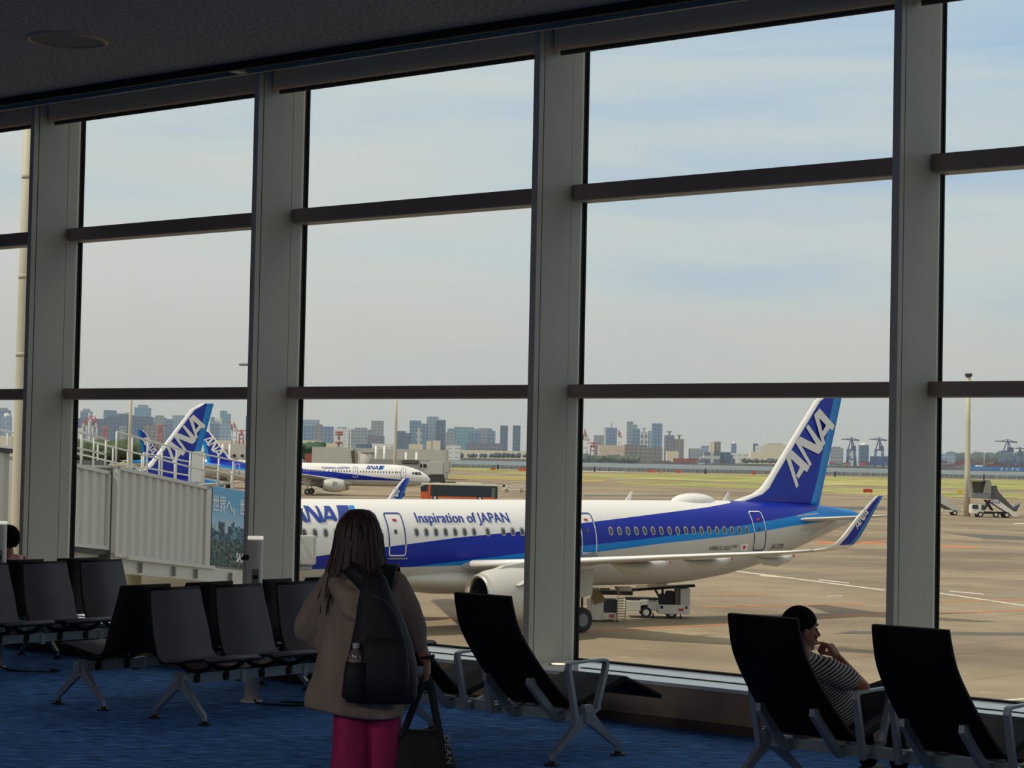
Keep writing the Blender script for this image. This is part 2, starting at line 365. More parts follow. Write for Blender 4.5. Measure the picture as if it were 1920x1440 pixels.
# near pair, back to back, running from the aisle to the window
beam_row('airport_bench', 'four-seat black bench on a grey beam, facing right, in front of the charging pole', -10.715, -3.045, 4, 1, (.0, 1.95), 'charcoal beam benches')
beam_row('airport_bench', 'black bench facing left, back to back with the nearest four-seat bench', -11.755, -3.045, 4, -1, (.0, 1.95), 'charcoal beam benches')
beam_row('airport_bench', 'bench at the left edge of the photo whose charcoal seats face right', -13.745, -3.60, 5, 1, (.55, 2.5), 'charcoal beam benches')
beam_row('airport_bench', 'bench at far left facing away left, occupied by the person in pink', -14.785, -3.60, 5, -1, (.55, 2.5), 'charcoal beam benches')

# charging poles between the backs
def charging_pole(x, y, label):
    t = thing('charging_pole', label, 'charging pole', (x, y, 0), 0, 'white charging poles')
    mw_ = mat('pole_white', rgb(205, 203, 198), .4); b = MB(); b.cyl((0, 0, .012), (0, 0, 1.17), .056, .056, 28); b.build('post', mw_, t)
    b = MB(); b.cyl((0, 0, 0), (0, 0, .016), .085, .075, 28); b.build('base_plate', mw_, t)
    b = MB(); b.cyl((0, 0, 1.17), (0, 0, 1.192), .058, .056, 28); b.build('cap', mat('pole_cap', rgb(240, 236, 225), .35, emit=(1, .93, .8, 1), es=.5), t)
    b = MB(); b.bbox((0, 0, 0), (.05, .012, .24), .004); b.bbox((0, -.007, .06), (.034, .006, .03), .002, mi=1); b.bbox((0, -.007, -.02), (.034, .006, .03), .002, mi=1); b.bbox((0, -.007, -.07), (.034, .006, .03), .002, mi=1)
    p = b.build('outlet_panel', [mat('outlet_grey', rgb(120, 118, 114), .5), M_groove], t); p.rotation_euler = (0, 0, R(40+12)); p.location = (math.sin(R(52))*.053, -math.cos(R(52))*.053, .84)
    b = MB(); b.bbox((0, -.02, 0), (.03, .05, .035), .006); b.cyl((0, -.03, -.01), (-.03, -.03, -.01), .01, .01, 8)
    p = b.build('plug', M_cable, t); p.rotation_euler = (0, 0, R(5)); p.location = (-.02, -.055, 1.04)
    return t
charging_pole(-11.235, -1.915, 'white cylindrical charging pole with socket panel between the near back-to-back benches')
charging_pole(-14.265, -1.925, 'white charging pole at the left edge beside the seated person in pink')
def floor_cable(name, label, pts):
    b = MB(); b.tube(catmull(pts, 6), .007, 6); o = b.build(name, M_cable); tag(o, label, 'cable', 'black floor cables')
floor_cable('power_cable', 'black cable looping on the carpet from the foot of the nearer charging pole',
            [(-11.13, -1.985, .03), (-11.10, -1.99, .01), (-11.02, -1.98, .008), (-10.86, -1.9, .008), (-10.80, -1.78, .008), (-10.90, -1.72, .008), (-11.05, -1.80, .008)])
floor_cable('power_cable', 'black cable curled on the carpet at the far left edge',
            [(-14.18, -2.02, .04), (-14.1, -1.95, .01), (-13.95, -1.98, .008), (-13.75, -1.85, .008), (-13.7, -1.72, .008), (-13.85, -1.7, .008)])

# ------------------------------------------------------------------ reclined loungers along the window
# local frame: x along the beam, y towards the window, beam at y=0
RP = catmull([(-.60, .995), (-.585, .93), (-.535, .80), (-.43, .665), (-.30, .53), (-.15, .405), (-.05, .34), (.005, .325), (.07, .342), (.22, .385), (.38, .428), (.455, .452), (.50, .452), (.56, .430), (.72, .375), (.87, .318)], 4)
def recliner(t, cx):
    P = [(p.x, p.y) for p in RP]; Wd = [.43 + .05*min(1, max(0, (.995-p.y)/.45)) if p.x < 0 else .48 for p in RP]
    b = MB(); b.sheet(P, Wd, -.026); s = b.build('seat_sling', M_mesh, t); s.rotation_euler = (0, 0, PI/2); s.location = (cx, .024, 0)
    b = MB(); Q = [(p.x, p.y) for p in RP[2:-2]]
    b.sheet(Q, [w-.03 for w in Wd[2:-2]], .006); b.build('seat_fabric', mat('recliner_fabric', rgb(58, 58, 66), .85, bump=.1), s)
    for d_ in (-.17, .17):
        b = MB()
        # cranked bracket: up behind the back and forward under the seat
        b.rings([[(d_-.016, y-w, z), (d_+.016, y-w, z), (d_+.016, y+w, z), (d_-.016, y+w, z)] for y, z, w in ((-.34, .50, .02), (-.33, .46, .034), (-.20, .34, .036), (-.075, .23, .034), (-.06, .215, .02))], True, 0, False)
        b.rings([[(d_-.014, y, z-w), (d_+.014, y, z-w), (d_+.014, y, z+w), (d_-.014, y, z+w)] for y, z, w in ((-.09, .245, .02), (0, .265, .022), (.06, .285, .024), (.2, .36, .016))], True, 0, False)
        o = b.build('seat_bracket', M_alu, t); o.location = (cx, 0, 0)
def arm_mesh():
    b = MB()
    def bar(P, w, th):
        rs = []
        for i, (y, z) in enumerate(P):
            a = Vector(P[max(i-1, 0)]); c_ = Vector(P[min(i+1, len(P)-1)]); tt = (c_-a).normalized(); n_ = Vector((-tt.y, tt.x))*th[i]/2
            rs.append([(-w/2, y+n_.x, z+n_.y), (w/2, y+n_.x, z+n_.y), (w/2, y-n_.x, z-n_.y), (-w/2, y-n_.x, z-n_.y)])
        b.rings(rs, True, 0, False)
    bar([(-.10, .225), (-.115, .30), (-.155, .45), (-.183, .555), (-.178, .578), (-.158, .587), (0, .590), (.155, .590), (.178, .582), (.183, .562), (.16, .48), (.115, .36), (.095, .30)], .034, [.035, .034, .032, .03, .024, .016, .013, .016, .024, .03, .032, .032, .028])
    bar([(.12, .31), (.07, .288), (0, .27), (-.09, .26)], .03, [.03, .026, .026, .03])
    return b
ARMS = None
def recliner_bench(label, cs, y, legs):
    t = thing('lounge_bench', label, 'lounge seat', (0, y, 0), 0, 'reclined lounger benches by the window')
    global ARMS
    x0, x1 = min(cs)-.33, max(cs)+.33
    MB().span((x0-.03, -.03, .225), (x1+.03, .03, .287)).build('beam', M_beam, t)
    for c_ in cs:
        recliner(t, c_)
        for s in (-1, 1):
            if ARMS is None: ARMS = arm_mesh().build('armrest', M_alu, t, (c_+s*.33, 0, 0))
            else: dup(ARMS, loc=(c_+s*.33, 0, 0), parent=t)
    for lx in legs:
        b = yleg_mesh(); b.v = [(-v[1], v[0]*1.28, v[2]*1.0) for v in b.v]; b.build('leg_pair', [M_alu, M_edge], t, (lx, 0, 0))
recliner_bench('black reclined lounge bench ending right of the standing woman, by the window', [-8.12, -9.0], -2.40, (-7.79, -9.33))
recliner_bench('black reclined lounge bench at lower right on which the striped-shirt person sits', [-6.16, -5.28, -4.40], -2.40, (-6.49, -4.07))
# ================================================================== OUTSIDE GROUND
def tarmac_mat():
    m = bpy.data.materials.new('tarmac'); m.use_nodes = True; t = m.node_tree; b = t.nodes['Principled BSDF']
    b.inputs['Roughness'].default_value = .85; b.inputs['Specular IOR Level'].default_value = .25
    c = N('ShaderNodeTexCoord', t)
    def noise(sc, st, det=4):
        mpn = N('ShaderNodeMapping', t); mpn.inputs['Scale'].default_value = st; mpn.inputs['Rotation'].default_value = (0, 0, VIEW_RZ*-1)
        t.links.new(c.outputs['Object'], mpn.inputs[0]); n_ = N('ShaderNodeTexNoise', t); n_.inputs['Scale'].default_value = sc; n_.inputs['Detail'].default_value = det
        t.links.new(mpn.outputs[0], n_.inputs['Vector']); return n_
    a = noise(.045, (1, 1.6, 1), 5); d = noise(.35, (1, 1, 1), 6)
    r1 = N('ShaderNodeValToRGB', t); t.links.new(a.outputs[0], r1.inputs[0]); e = r1.color_ramp.elements
    e[0].position = .33; e[0].color = rgb(124, 111, 94); e[1].position = .66; e[1].color = rgb(164, 147, 120)
    r2 = N('ShaderNodeMapRange', t); r2.inputs[1].default_value = .3; r2.inputs[2].default_value = .7; r2.inputs[3].default_value = .86; r2.inputs[4].default_value = 1.08; t.links.new(d.outputs[0], r2.inputs[0])
    x = N('ShaderNodeVectorMath', t, operation='SCALE'); t.links.new(r1.outputs[0], x.inputs[0]); t.links.new(r2.outputs[0], x.inputs['Scale'])
    # slab joints
    br = N('ShaderNodeTexBrick', t); br.offset = 0; br.inputs['Scale'].default_value = 1; br.inputs['Brick Width'].default_value = 7.5; br.inputs['Row Height'].default_value = 7.5; br.inputs['Mortar Size'].default_value = .05
    br.inputs['Color1'].default_value = br.inputs['Color2'].default_value = (1, 1, 1, 1); br.inputs['Mortar'].default_value = (.72, .72, .72, 1)
    t.links.new(c.outputs['Object'], br.inputs['Vector'])
    mu = N('ShaderNodeMix', t, data_type='RGBA', blend_type='MULTIPLY'); mu.inputs[0].default_value = 1; t.links.new(x.outputs[0], mu.inputs[6]); t.links.new(br.outputs[0], mu.inputs[7])
    t.links.new(mu.outputs[2], b.inputs['Base Color']); return m
M_tar = tarmac_mat()
# apron as one slab reaching the sea wall
A = [gp(-1500, 1340), gp(3400, 1340), gp(4200, 30), Vector((120, -20, GZ)), Vector((-200, -20, GZ)), gp(-3000, 60)]
b = MB(); b.prism([(p.x, p.y) for p in A], lambda u, v, w: (u, v, w), GZ-.6, GZ); g = b.build('apron_ground', M_tar); struct(g)
# terminal wall below the hall
MB().span((-60, .02, GZ), (40, .32, -.25)).build('wall_exterior', mat('terminal_cladding', rgb(150, 150, 145), .7))['kind'] = 'structure'
# water
def plain_water():
    m = mat('sea_water', rgb(112, 124, 128), .75, spec=.2, var=(.02, rgb(124, 134, 136), (1, 4, 1))); return m
MB().box((gp(960, 3600).x, gp(960, 3600).y, -8.4), (9000, 9000, .6), (0, 0, VIEW_RZ)).build('bay_water', plain_water())['kind'] = 'structure'
# paint and turf strips follow survey lines on the apron
def gpoly(pts, z): return [onz(px, py, GZ+z) for px, py in pts]
def strip(pts, z=.03, mb=None):
    P = gpoly(pts, z); mb = mb or MB(); n = len(P)//2
    return mb.add([p for p in P] + [Vector((p.x, p.y, GZ-.01)) for p in P], [tuple(range(len(P)))] + [(i, (i+1) % len(P), len(P)+(i+1) % len(P), len(P)+i) for i in range(len(P))])
def grass_mat(n, c1, c2, c3):
    m = bpy.data.materials.new(n); m.use_nodes = True; t = m.node_tree; b = t.nodes['Principled BSDF']; b.inputs['Roughness'].default_value = .95; b.inputs['Specular IOR Level'].default_value = .1
    c = N('ShaderNodeTexCoord', t); mpn = N('ShaderNodeMapping', t); mpn.inputs['Rotation'].default_value = (0, 0, -VIEW_RZ); mpn.inputs['Scale'].default_value = (1, .5, 1); t.links.new(c.outputs['Object'], mpn.inputs[0])
    n_ = N('ShaderNodeTexNoise', t); n_.inputs['Scale'].default_value = .045; n_.inputs['Detail'].default_value = 7; n_.inputs['Roughness'].default_value = .65; t.links.new(mpn.outputs[0], n_.inputs['Vector'])
    r = N('ShaderNodeValToRGB', t); t.links.new(n_.outputs[0], r.inputs[0]); e = r.color_ramp.elements; e[0].position = .34; e[0].color = c1; e[1].position = .66; e[1].color = c3; q = e.new(.5); q.color = c2
    t.links.new(r.outputs[0], b.inputs['Base Color']); return m
M_gr = grass_mat('grass_green', rgb(118, 122, 74), rgb(156, 154, 98), rgb(190, 182, 124)); M_dry = grass_mat('grass_dry', rgb(134, 122, 78), rgb(166, 148, 96), rgb(178, 164, 110))
def lawn(name, label, pts, m, z=.12):
    b = MB(); strip(pts, z, b); o = b.build(name, m); return tag(o, label, 'grass', None, 'stuff')
lawn('grass', 'long green grass strip beyond the taxiway, in front of the sea wall', [(560, 867.5), (850, 872), (1000, 887.0), (1300, 888.8), (1700, 897), (2150, 906), (2150, 927), (1800, 915.5), (1500, 908), (1230, 899.0), (1050, 893.5), (850, 880.5), (560, 876)], M_gr)
lawn('grass', 'nearer green grass strip running behind the tail fin to the right', [(1150, 902.2), (1300, 904), (1500, 912), (1750, 920), (2150, 936), (2150, 950), (1900, 934), (1700, 930), (1560, 923), (1400, 915), (1250, 910.5), (1168, 906.5)], M_gr, .10)
lawn('grass', 'dry olive turf strip to the right of the far parked airliner', [(830, 891), (1000, 893), (1142, 899.5), (1130, 904), (1000, 901), (830, 897)], M_dry, .09)
lawn('grass', 'green grass at far left beyond the jet bridge', [(-200, 853), (140, 852), (330, 862), (420, 866), (300, 872), (140, 866), (-200, 866)], M_gr, .11)
# painted lines
M_or = mat('paint_orange', rgb(196, 120, 70), .8); M_wh = mat('paint_white', rgb(214, 206, 190), .8); M_stain = mat('tyre_stain', rgb(96, 90, 84), .85)
def line(px0, py0, px1, py1, th, mb, z=.012):
    strip([(px0, py0-th/2), (px1, py1-th/2), (px1, py1+th/2), (px0, py0+th/2)], z, mb)
b = MB()
for a in ((1320, 1138, 1620, 1133, 1.3), (1540, 1157, 1660, 1152, 1.3), (1762, 1150, 1920, 1144, 1.3), (1762, 1128, 1920, 1124, 1.2), (1095, 1184, 1420, 1168, 1.5), (1380, 1137, 1425, 1135, 1.4), (1090, 1137, 1130, 1137, 1.4),
          (1530, 1015.5, 1660, 1019, 2.2), (1530, 1019, 1665, 1014.5, 1.8), (1760, 1024, 1830, 1026, 3), (790, 1160, 870, 1162, 1.4), (1340, 1116, 1440, 1114, 1.1)): line(*a, b)
pm = b.build('orange_line_marking', M_or, g)
b = MB()
for a in ((1360, 1068, 1660, 1106.5, 1.5), (1762, 1112, 1920, 1135, 1.5), (1425, 1079, 1480, 1083, 1.2), (1535, 1087, 1592, 1093, 1.2), (1780, 1108, 1845, 1114, 1.2), (1820, 1316, 1863, 1314, 2.5), (1880, 1313, 1920, 1310, 2.5), (1070, 1292, 1200, 1296, 1.0), (1550, 1118, 1580, 1117, .9), (1900, 982, 1920, 981, 1.2),
          (1085, 883.4, 1170, 884.5, .7), (1230, 897, 1500, 902, .6), (820, 908, 990, 911, .7), (140, 882, 230, 885, 1.5), (560, 946, 740, 947, 1)): line(*a, b)
b.build('white_line_marking', M_wh, g)
b = MB()
strip([(1230, 950), (1660, 950), (1660, 956), (1400, 957)], .008, b); strip([(1765, 998), (1920, 1006), (1920, 1013), (1850, 1011)], .008, b); strip([(1600, 1183), (1920, 1186), (1920, 1192), (1560, 1188)], .008, b)
strip([(1095, 928), (1330, 929), (1330, 931), (1095, 931)], .008, b); strip([(830, 905), (990, 908), (990, 911), (830, 908)], .008, b)
b.build('dark_stain', M_stain, g)
# sea wall fence
fz = 1260
t = thing('sea_wall_fence', 'long pale grey blast fence on the sea wall at the edge of the airfield', 'fence', tuple(gp(960, fz)))
b = MB(); a0, a1 = gp(500, fz)-gp(960, fz), gp(2300, fz)-gp(960, fz); dv = (a1-a0); L = dv.length; dv.normalize(); nn = Vector((-dv.y, dv.x, 0))
b.add([a0, a1, a1+Vector((0, 0, 2.2)), a0+Vector((0, 0, 2.2)), a0+nn*.3, a1+nn*.3, a1+nn*.3+Vector((0, 0, 2.2)), a0+nn*.3+Vector((0, 0, 2.2))], [(0, 1, 2, 3), (4, 5, 6, 7), (0, 1, 5, 4), (3, 2, 6, 7), (0, 3, 7, 4), (1, 2, 6, 5)])
b.build('fence_panel', mat('fence_grey', rgb(140, 146, 148), .8, var=(.35, rgb(122, 130, 134), (1, 1, .05))), t)
b = MB(); k = 0
while k*6 < L: b.box(a0+dv*k*6-nn*.25+Vector((0, 0, 1.2)), (.35, .35, 2.4), (0, 0, math.atan2(dv.y, dv.x))); k += 1
o = b.build('fence_post', mat('fence_post_pale', rgb(176, 180, 178), .7), t); o['kind'] = 'stuff'
# ================================================================== AIRLINER
# local frame: x aft from the nose, -y port, z up from the apron
BLUE = rgb(8, 38, 158); LBLUE = rgb(0, 132, 212); WHT = rgb(236, 233, 229); BEL = rgb(196, 193, 186)
def curve_node(t, pts, x0, x1, z0, z1, src):
    """piecewise linear z(x) as a float curve"""
    mr = N('ShaderNodeMapRange', t); mr.inputs[1].default_value = x0; mr.inputs[2].default_value = x1; t.links.new(src, mr.inputs[0])
    fc = N('ShaderNodeFloatCurve', t); cv = fc.mapping.curves[0]
    P = [((x-x0)/(x1-x0), (z-z0)/(z1-z0)) for x, z in pts]
    cv.points[0].location = P[0]; cv.points[1].location = P[-1]
    for q in P[1:-1]: cv.points.new(*q)
    for q in cv.points: q.handle_type = 'VECTOR'
    fc.mapping.update(); t.links.new(mr.outputs[0], fc.inputs['Value'])
    ml = N('ShaderNodeMath', t, operation='MULTIPLY_ADD'); ml.inputs[1].default_value = z1-z0; ml.inputs[2].default_value = z0; t.links.new(fc.outputs[0], ml.inputs[0]); return ml.outputs[0]
def fx(x): return 1.0286*x-.997+.12*(1-((x-22.3)/12.3)**2) if x > 7 else x*.888+.03
def fz(x, z): return z-(5.25-z)*(.12-.0021*x)
TOPB = [(0, 3.165), (3, 3.17), (7, 3.40), (10.5, 3.68), (13.3, 3.95), (17.7, 4.36), (21.3, 4.60), (24.45, 4.90), (29.4, 5.32), (33.0, 5.62), (35.0, 5.83), (36.3, 6.2), (45, 6.3)]
MIDB = [(0, 3.17), (15.3, 3.17), (18, 3.38), (21.33, 3.67), (24.5, 3.93), (27.7, 4.15), (34.2, 4.71), (38.6, 5.18), (41.0, 5.48), (41.9, 6.0), (45, 6.3)]
BOTB = [(0, 3.16), (15.4, 3.16), (18.3, 3.19), (21.3, 3.42), (24.5, 3.56), (29.4, 3.99), (34.95, 4.36), (38.3, 4.70), (42, 4.98), (45, 5.0)]
TOPB, MIDB, BOTB = [[(fx(x) if x > 0 else 0, fz(x, z)) for x, z in q[:-1]]+[(45, fz(45, q[-1][1]))] for q in (TOPB, MIDB, BOTB)]
def livery(name, mode='skin'):
    m = bpy.data.materials.new(name); m.use_nodes = True; t = m.node_tree; b = t.nodes['Principled BSDF']
    b.inputs['Roughness'].default_value = .35; b.inputs['Specular IOR Level'].default_value = .3
    c = N('ShaderNodeTexCoord', t); s = N('ShaderNodeSeparateXYZ', t); t.links.new(c.outputs['Object'], s.inputs[0])
    def gt(curve):
        z = curve_node(t, curve, 0, 45, 2.5, 6.5, s.outputs['X']); g_ = N('ShaderNodeMath', t, operation='GREATER_THAN'); t.links.new(s.outputs['Z'], g_.inputs[0]); t.links.new(z, g_.inputs[1]); return g_.outputs[0]
    T, M_, B_ = gt(TOPB), gt(MIDB), gt(BOTB)
    def mix(f, a, bb):
        x = N('ShaderNodeMix', t, data_type='RGBA'); t.links.new(f, x.inputs[0])
        for i, v in ((6, a), (7, bb)):
            if isinstance(v, tuple): x.inputs[i].default_value = v
            else: t.links.new(v, x.inputs[i])
        return x.outputs[2]
    if mode == 'skin': o = mix(B_, BEL, LBLUE); o = mix(M_, o, BLUE); o = mix(T, o, WHT)
    else: o = mix(B_, rgb(46, 60, 100), WHT); o = mix(T, o, rgb(40, 66, 140))
    t.links.new(o, b.inputs['Base Color']); return m
M_liv = livery('livery_skin'); M_out = livery('door_outline', 'out')
M_blue = mat('livery_blue', BLUE, .3); M_lb = mat('livery_light_blue', LBLUE, .3); M_white = mat('aircraft_white', WHT, .3); M_bel = mat('aircraft_grey', BEL, .4)
M_wing = mat('wing_grey', rgb(176, 178, 178), .4); M_win = mat('cabin_window_dark', rgb(70, 74, 82), .25); M_winring = mat('window_ring', rgb(176, 172, 164), .4)
M_metal = mat('polished_lip', rgb(205, 200, 190), .25, .8); M_tyre = mat('tyre', rgb(28, 28, 30), .8); M_hub = mat('wheel_hub', rgb(120, 122, 126), .5); M_darkin = mat('dark_interior', rgb(26, 27, 30), .6)
M_text = mat('lettering_blue', rgb(22, 60, 150), .4); M_texth = mat('lettering_white', rgb(226, 226, 222), .4); M_textk = mat('lettering_black', rgb(36, 36, 40), .5); M_red = mat('mark_red', rgb(190, 50, 50), .5)
FS = [(0, 3.22, .05), (.12, 3.22, .32), (.5, 3.28, .72), (1.1, 3.36, 1.06), (1.8, 3.45, 1.33), (2.6, 3.56, 1.56), (3.6, 3.68, 1.78), (5, 3.80, 1.97), (6.5, 3.86, 2.05), (8, 3.87, 2.07), (20, 3.88, 2.07), (31, 3.88, 2.07), (33, 3.95, 2.0), (35, 4.08, 1.88), (37, 4.28, 1.67), (39, 4.53, 1.37), (41, 4.80, 1.0), (42.6, 5.0, .67), (43.8, 5.12, .42), (44.4, 5.17, .28), (44.6, 5.18, .2)]
def fsec(x):
    for i in range(len(FS)-1):
        if FS[i][0] <= x <= FS[i+1][0]:
            t = (x-FS[i][0])/(FS[i+1][0]-FS[i][0]); return FS[i][1]+(FS[i+1][1]-FS[i][1])*t, FS[i][2]+(FS[i+1][2]-FS[i][2])*t
    return FS[-1][1], FS[-1][2]
def fy(x, z):
    zc, r = fsec(x); return r*.955*math.sqrt(max(0.02, 1-((z-zc)/r)**2))
def skin(x, z, side, off=.012):       # point on the fuselage side (side -1 port, +1 starboard)
    zc, r = fsec(x); y = fy(x, z); nrm = Vector((0, y/.912, z-zc)).normalized()
    return Vector((x, side*(y+nrm.y*off), z+nrm.z*off))
def decal(polys, mapf, mis=None, dx=.2, dz=.1, mb=None):
    """cut flat 2d polygons finely and lay them on a curved skin"""
    mb = mb or MB()
    for qi, q in enumerate(polys):
        bm = bmesh.new(); vs = [bm.verts.new((u, v, 0)) for u, v in q]; bm.faces.new(vs)
        us = [u for u, v in q]; ws = [v for u, v in q]
        x = min(us)+dx
        while x < max(us): bmesh.ops.bisect_plane(bm, geom=bm.verts[:]+bm.edges[:]+bm.faces[:], plane_co=(x, 0, 0), plane_no=(1, 0, 0)); x += dx
        x = min(ws)+dz
        while x < max(ws): bmesh.ops.bisect_plane(bm, geom=bm.verts[:]+bm.edges[:]+bm.faces[:], plane_co=(0, x, 0), plane_no=(0, 1, 0)); x += dz
        bmesh.ops.triangulate(bm, faces=bm.faces[:]); bm.verts.index_update()
        mb.add([mapf(v.co.x, v.co.y, qi*.0006) for v in bm.verts], [[v.index for v in f.verts] for f in bm.faces], mis[qi] if mis else 0); bm.free()
    return mb
def fset(parent):
    b = MB(); rs = []
    xs = sorted(set([q[0] for q in FS]+[x*.75 for x in range(9, 58)])); n = 56
    for x in xs:
        zc, r = fsec(x); rs.append([(x, r*.955*math.sin(2*PI*k/n), zc+r*math.cos(2*PI*k/n)) for k in range(n)])
    b.rings(rs, True); return b.build('fuselage', M_liv, parent)
def outline(x0, x1, z0, z1, w, side, off=.02, r=.14):
    """rounded ring on the fuselage skin"""
    pts = []
    for cx, cz, a0 in ((x1-r, z1-r, 0), (x0+r, z1-r, 90), (x0+r, z0+r, 180), (x1-r, z0+r, 270)):
        for k in range(5): a = R(a0+k*22.5); pts.append((cx, cz, math.cos(a), math.sin(a)))
    full = []
    for i in range(len(pts)):
        a, c_ = pts[i], pts[(i+1) % len(pts)]
        full.append(a)
        dz = (c_[1]+c_[3]*r)-(a[1]+a[3]*r)
        if abs(dz) > .4:
            for k in range(1, 6): t = k/6; full.append(tuple(a[j]+(c_[j]-a[j])*t for j in range(4)))
    b = MB(); n = len(full)
    A_ = [skin(p[0]+p[2]*r, p[1]+p[3]*r, side, off) for p in full]; B_ = [skin(p[0]+p[2]*(r-w), p[1]+p[3]*(r-w), side, off) for p in full]
    b.add(A_+B_, [(i, (i+1) % n, n+(i+1) % n, n+i) for i in range(n)]); return b
def oval(x, z, hw, hh, side, off, n=14, p=2.6):
    P = [skin(x, z, side, off)]
    for k in range(n):
        a = 2*PI*k/n; P.append(skin(x+hw*math.copysign(abs(math.cos(a))**(2/p), math.cos(a)), z+hh*math.copysign(abs(math.sin(a))**(2/p), math.sin(a)), side, off))
    return P, [(0, 1+k, 1+(k+1) % n) for k in range(n)]
# letters of the logo in (along, across) units
def inv2(P):  # measured on the fin -> text space
    O = Vector((39.45, 7.1)); u = Vector((1.93, 2.18)).normalized(); v = Vector((-u.y, u.x)); return [((Vector(p)-O).dot(u), (Vector(p)-O).dot(v)) for p in P]
LOGO = [inv2(p) for p in (
    [(39.40, 8.14), (39.70, 8.18), (40.36, 6.67), (40.21, 6.50)], [(39.40, 8.14), (39.82, 8.48), (41.14, 7.63), (40.94, 7.34), (40.44, 7.60), (39.72, 8.06)], [(40.44, 7.60), (40.74, 7.45), (40.35, 7.0), (40.17, 7.17)],
    [(40.07, 8.86), (40.37, 8.88), (41.28, 7.76), (41.12, 7.65)], [(40.07, 8.86), (40.41, 9.17), (41.65, 8.74), (42.08, 8.58), (41.78, 8.3), (41.51, 8.36), (40.34, 8.76)], [(40.81, 9.66), (40.98, 9.8), (42.09, 8.77), (42.01, 8.55), (41.63, 8.72)],
    [(41.38, 10.3), (41.69, 10.34), (42.23, 8.83), (42.06, 8.71)], [(41.38, 10.3), (41.77, 10.66), (42.89, 9.79), (42.74, 9.53), (42.27, 9.79), (41.70, 10.20)], [(42.27, 9.79), (42.54, 9.64), (42.12, 9.17), (41.95, 9.39)])]
LU = [p[0] for q in LOGO for p in q]; LV = [p[1] for q in LOGO for p in q]
LU0, LU1, LV0, LV1 = min(LU), max(LU), min(LV), max(LV)
LOGO = [[((u-LU0), (v-LV0)) for u, v in q] for q in LOGO]; LW, LH = LU1-LU0, LV1-LV0
def logo_on(mapf, fine=False):
    return decal(LOGO, mapf, None, .3 if fine else 50, .12 if fine else 50)
def fin_logo(name, x0, z0, y, sc, parent, side, m=M_texth):
    """side -1 port reads upward; +1 starboard reads downward"""
    u = Vector((1.93, 2.18)).normalized(); v = Vector((-u.y, u.x))
    def f(a, c, e):
        if side > 0: a = LW-a
        # starboard letters stand on the same edge but run the other way
        p = Vector((x0, z0)) + u*a*sc + v*c*sc; return (p.x, y+side*e, p.y)
    return logo_on(f).build(name, m, parent)
def text_mesh(s, size=1, sp=1.0, shear=0):
    cu = bpy.data.curves.new('t', 'FONT'); cu.body = s; cu.size = size; cu.space_character = sp; cu.shear = shear; cu.resolution_u = 3
    o = bpy.data.objects.new('t', cu); COL.objects.link(o); dg = bpy.context.evaluated_depsgraph_get(); dg.update()
    me = bpy.data.meshes.new_from_object(o.evaluated_get(dg)); V = [v.co.copy() for v in me.vertices]; F = [tuple(p.vertices) for p in me.polygons]
    bpy.data.objects.remove(o); bpy.data.curves.remove(cu); bpy.data.meshes.remove(me); return V, F
def text_on(s, size, mapf, sp=1.0, shear=0, bold=0):
    V, F = text_mesh(s, size, sp, shear); b = MB(); b.add([mapf(v.x, v.y, 0) for v in V], F)
    for k in range(bold):
        d_ = size*.018*(k+1); b.add([mapf(v.x+d_, v.y, .001*(k+1)) for v in V], F); b.add([mapf(v.x-d_, v.y, .0015*(k+1)) for v in V], F)
    return b
def wing_sec(y):      # LE x, TE x, z, thickness
    K = [(0, 16.6, 24.3, 2.82, .95), (1.9, 17.55, 24.1, 2.98, .85), (6.3, 19.75, 24.2, 3.36, .55), (11, 22.1, 25.0, 3.80, .34), (15.6, 24.4, 26.15, 4.20, .20), (16.6, 24.9, 26.4, 4.32, .17)]
    for i in range(len(K)-1):
        if K[i][0] <= y <= K[i+1][0]: t = (y-K[i][0])/(K[i+1][0]-K[i][0]); return [K[i][j]+(K[i+1][j]-K[i][j])*t for j in range(1, 5)]
    return list(K[-1][1:])
AF = [(0, 0), (.03, .30), (.12, .46), (.3, .52), (.55, .38), (.8, .17), (1, .01), (.8, -.16), (.55, -.32), (.3, -.44), (.12, -.38), (.03, -.24)]
def airfoil(xl, xt, y, z, th, side): return [(xl+(xt-xl)*c, side*y, z+th*h*.62) for c, h in AF]
def slab_rings(mb, secs, mi=0):  # secs list of point rings
    mb.rings(secs, True, mi, True)
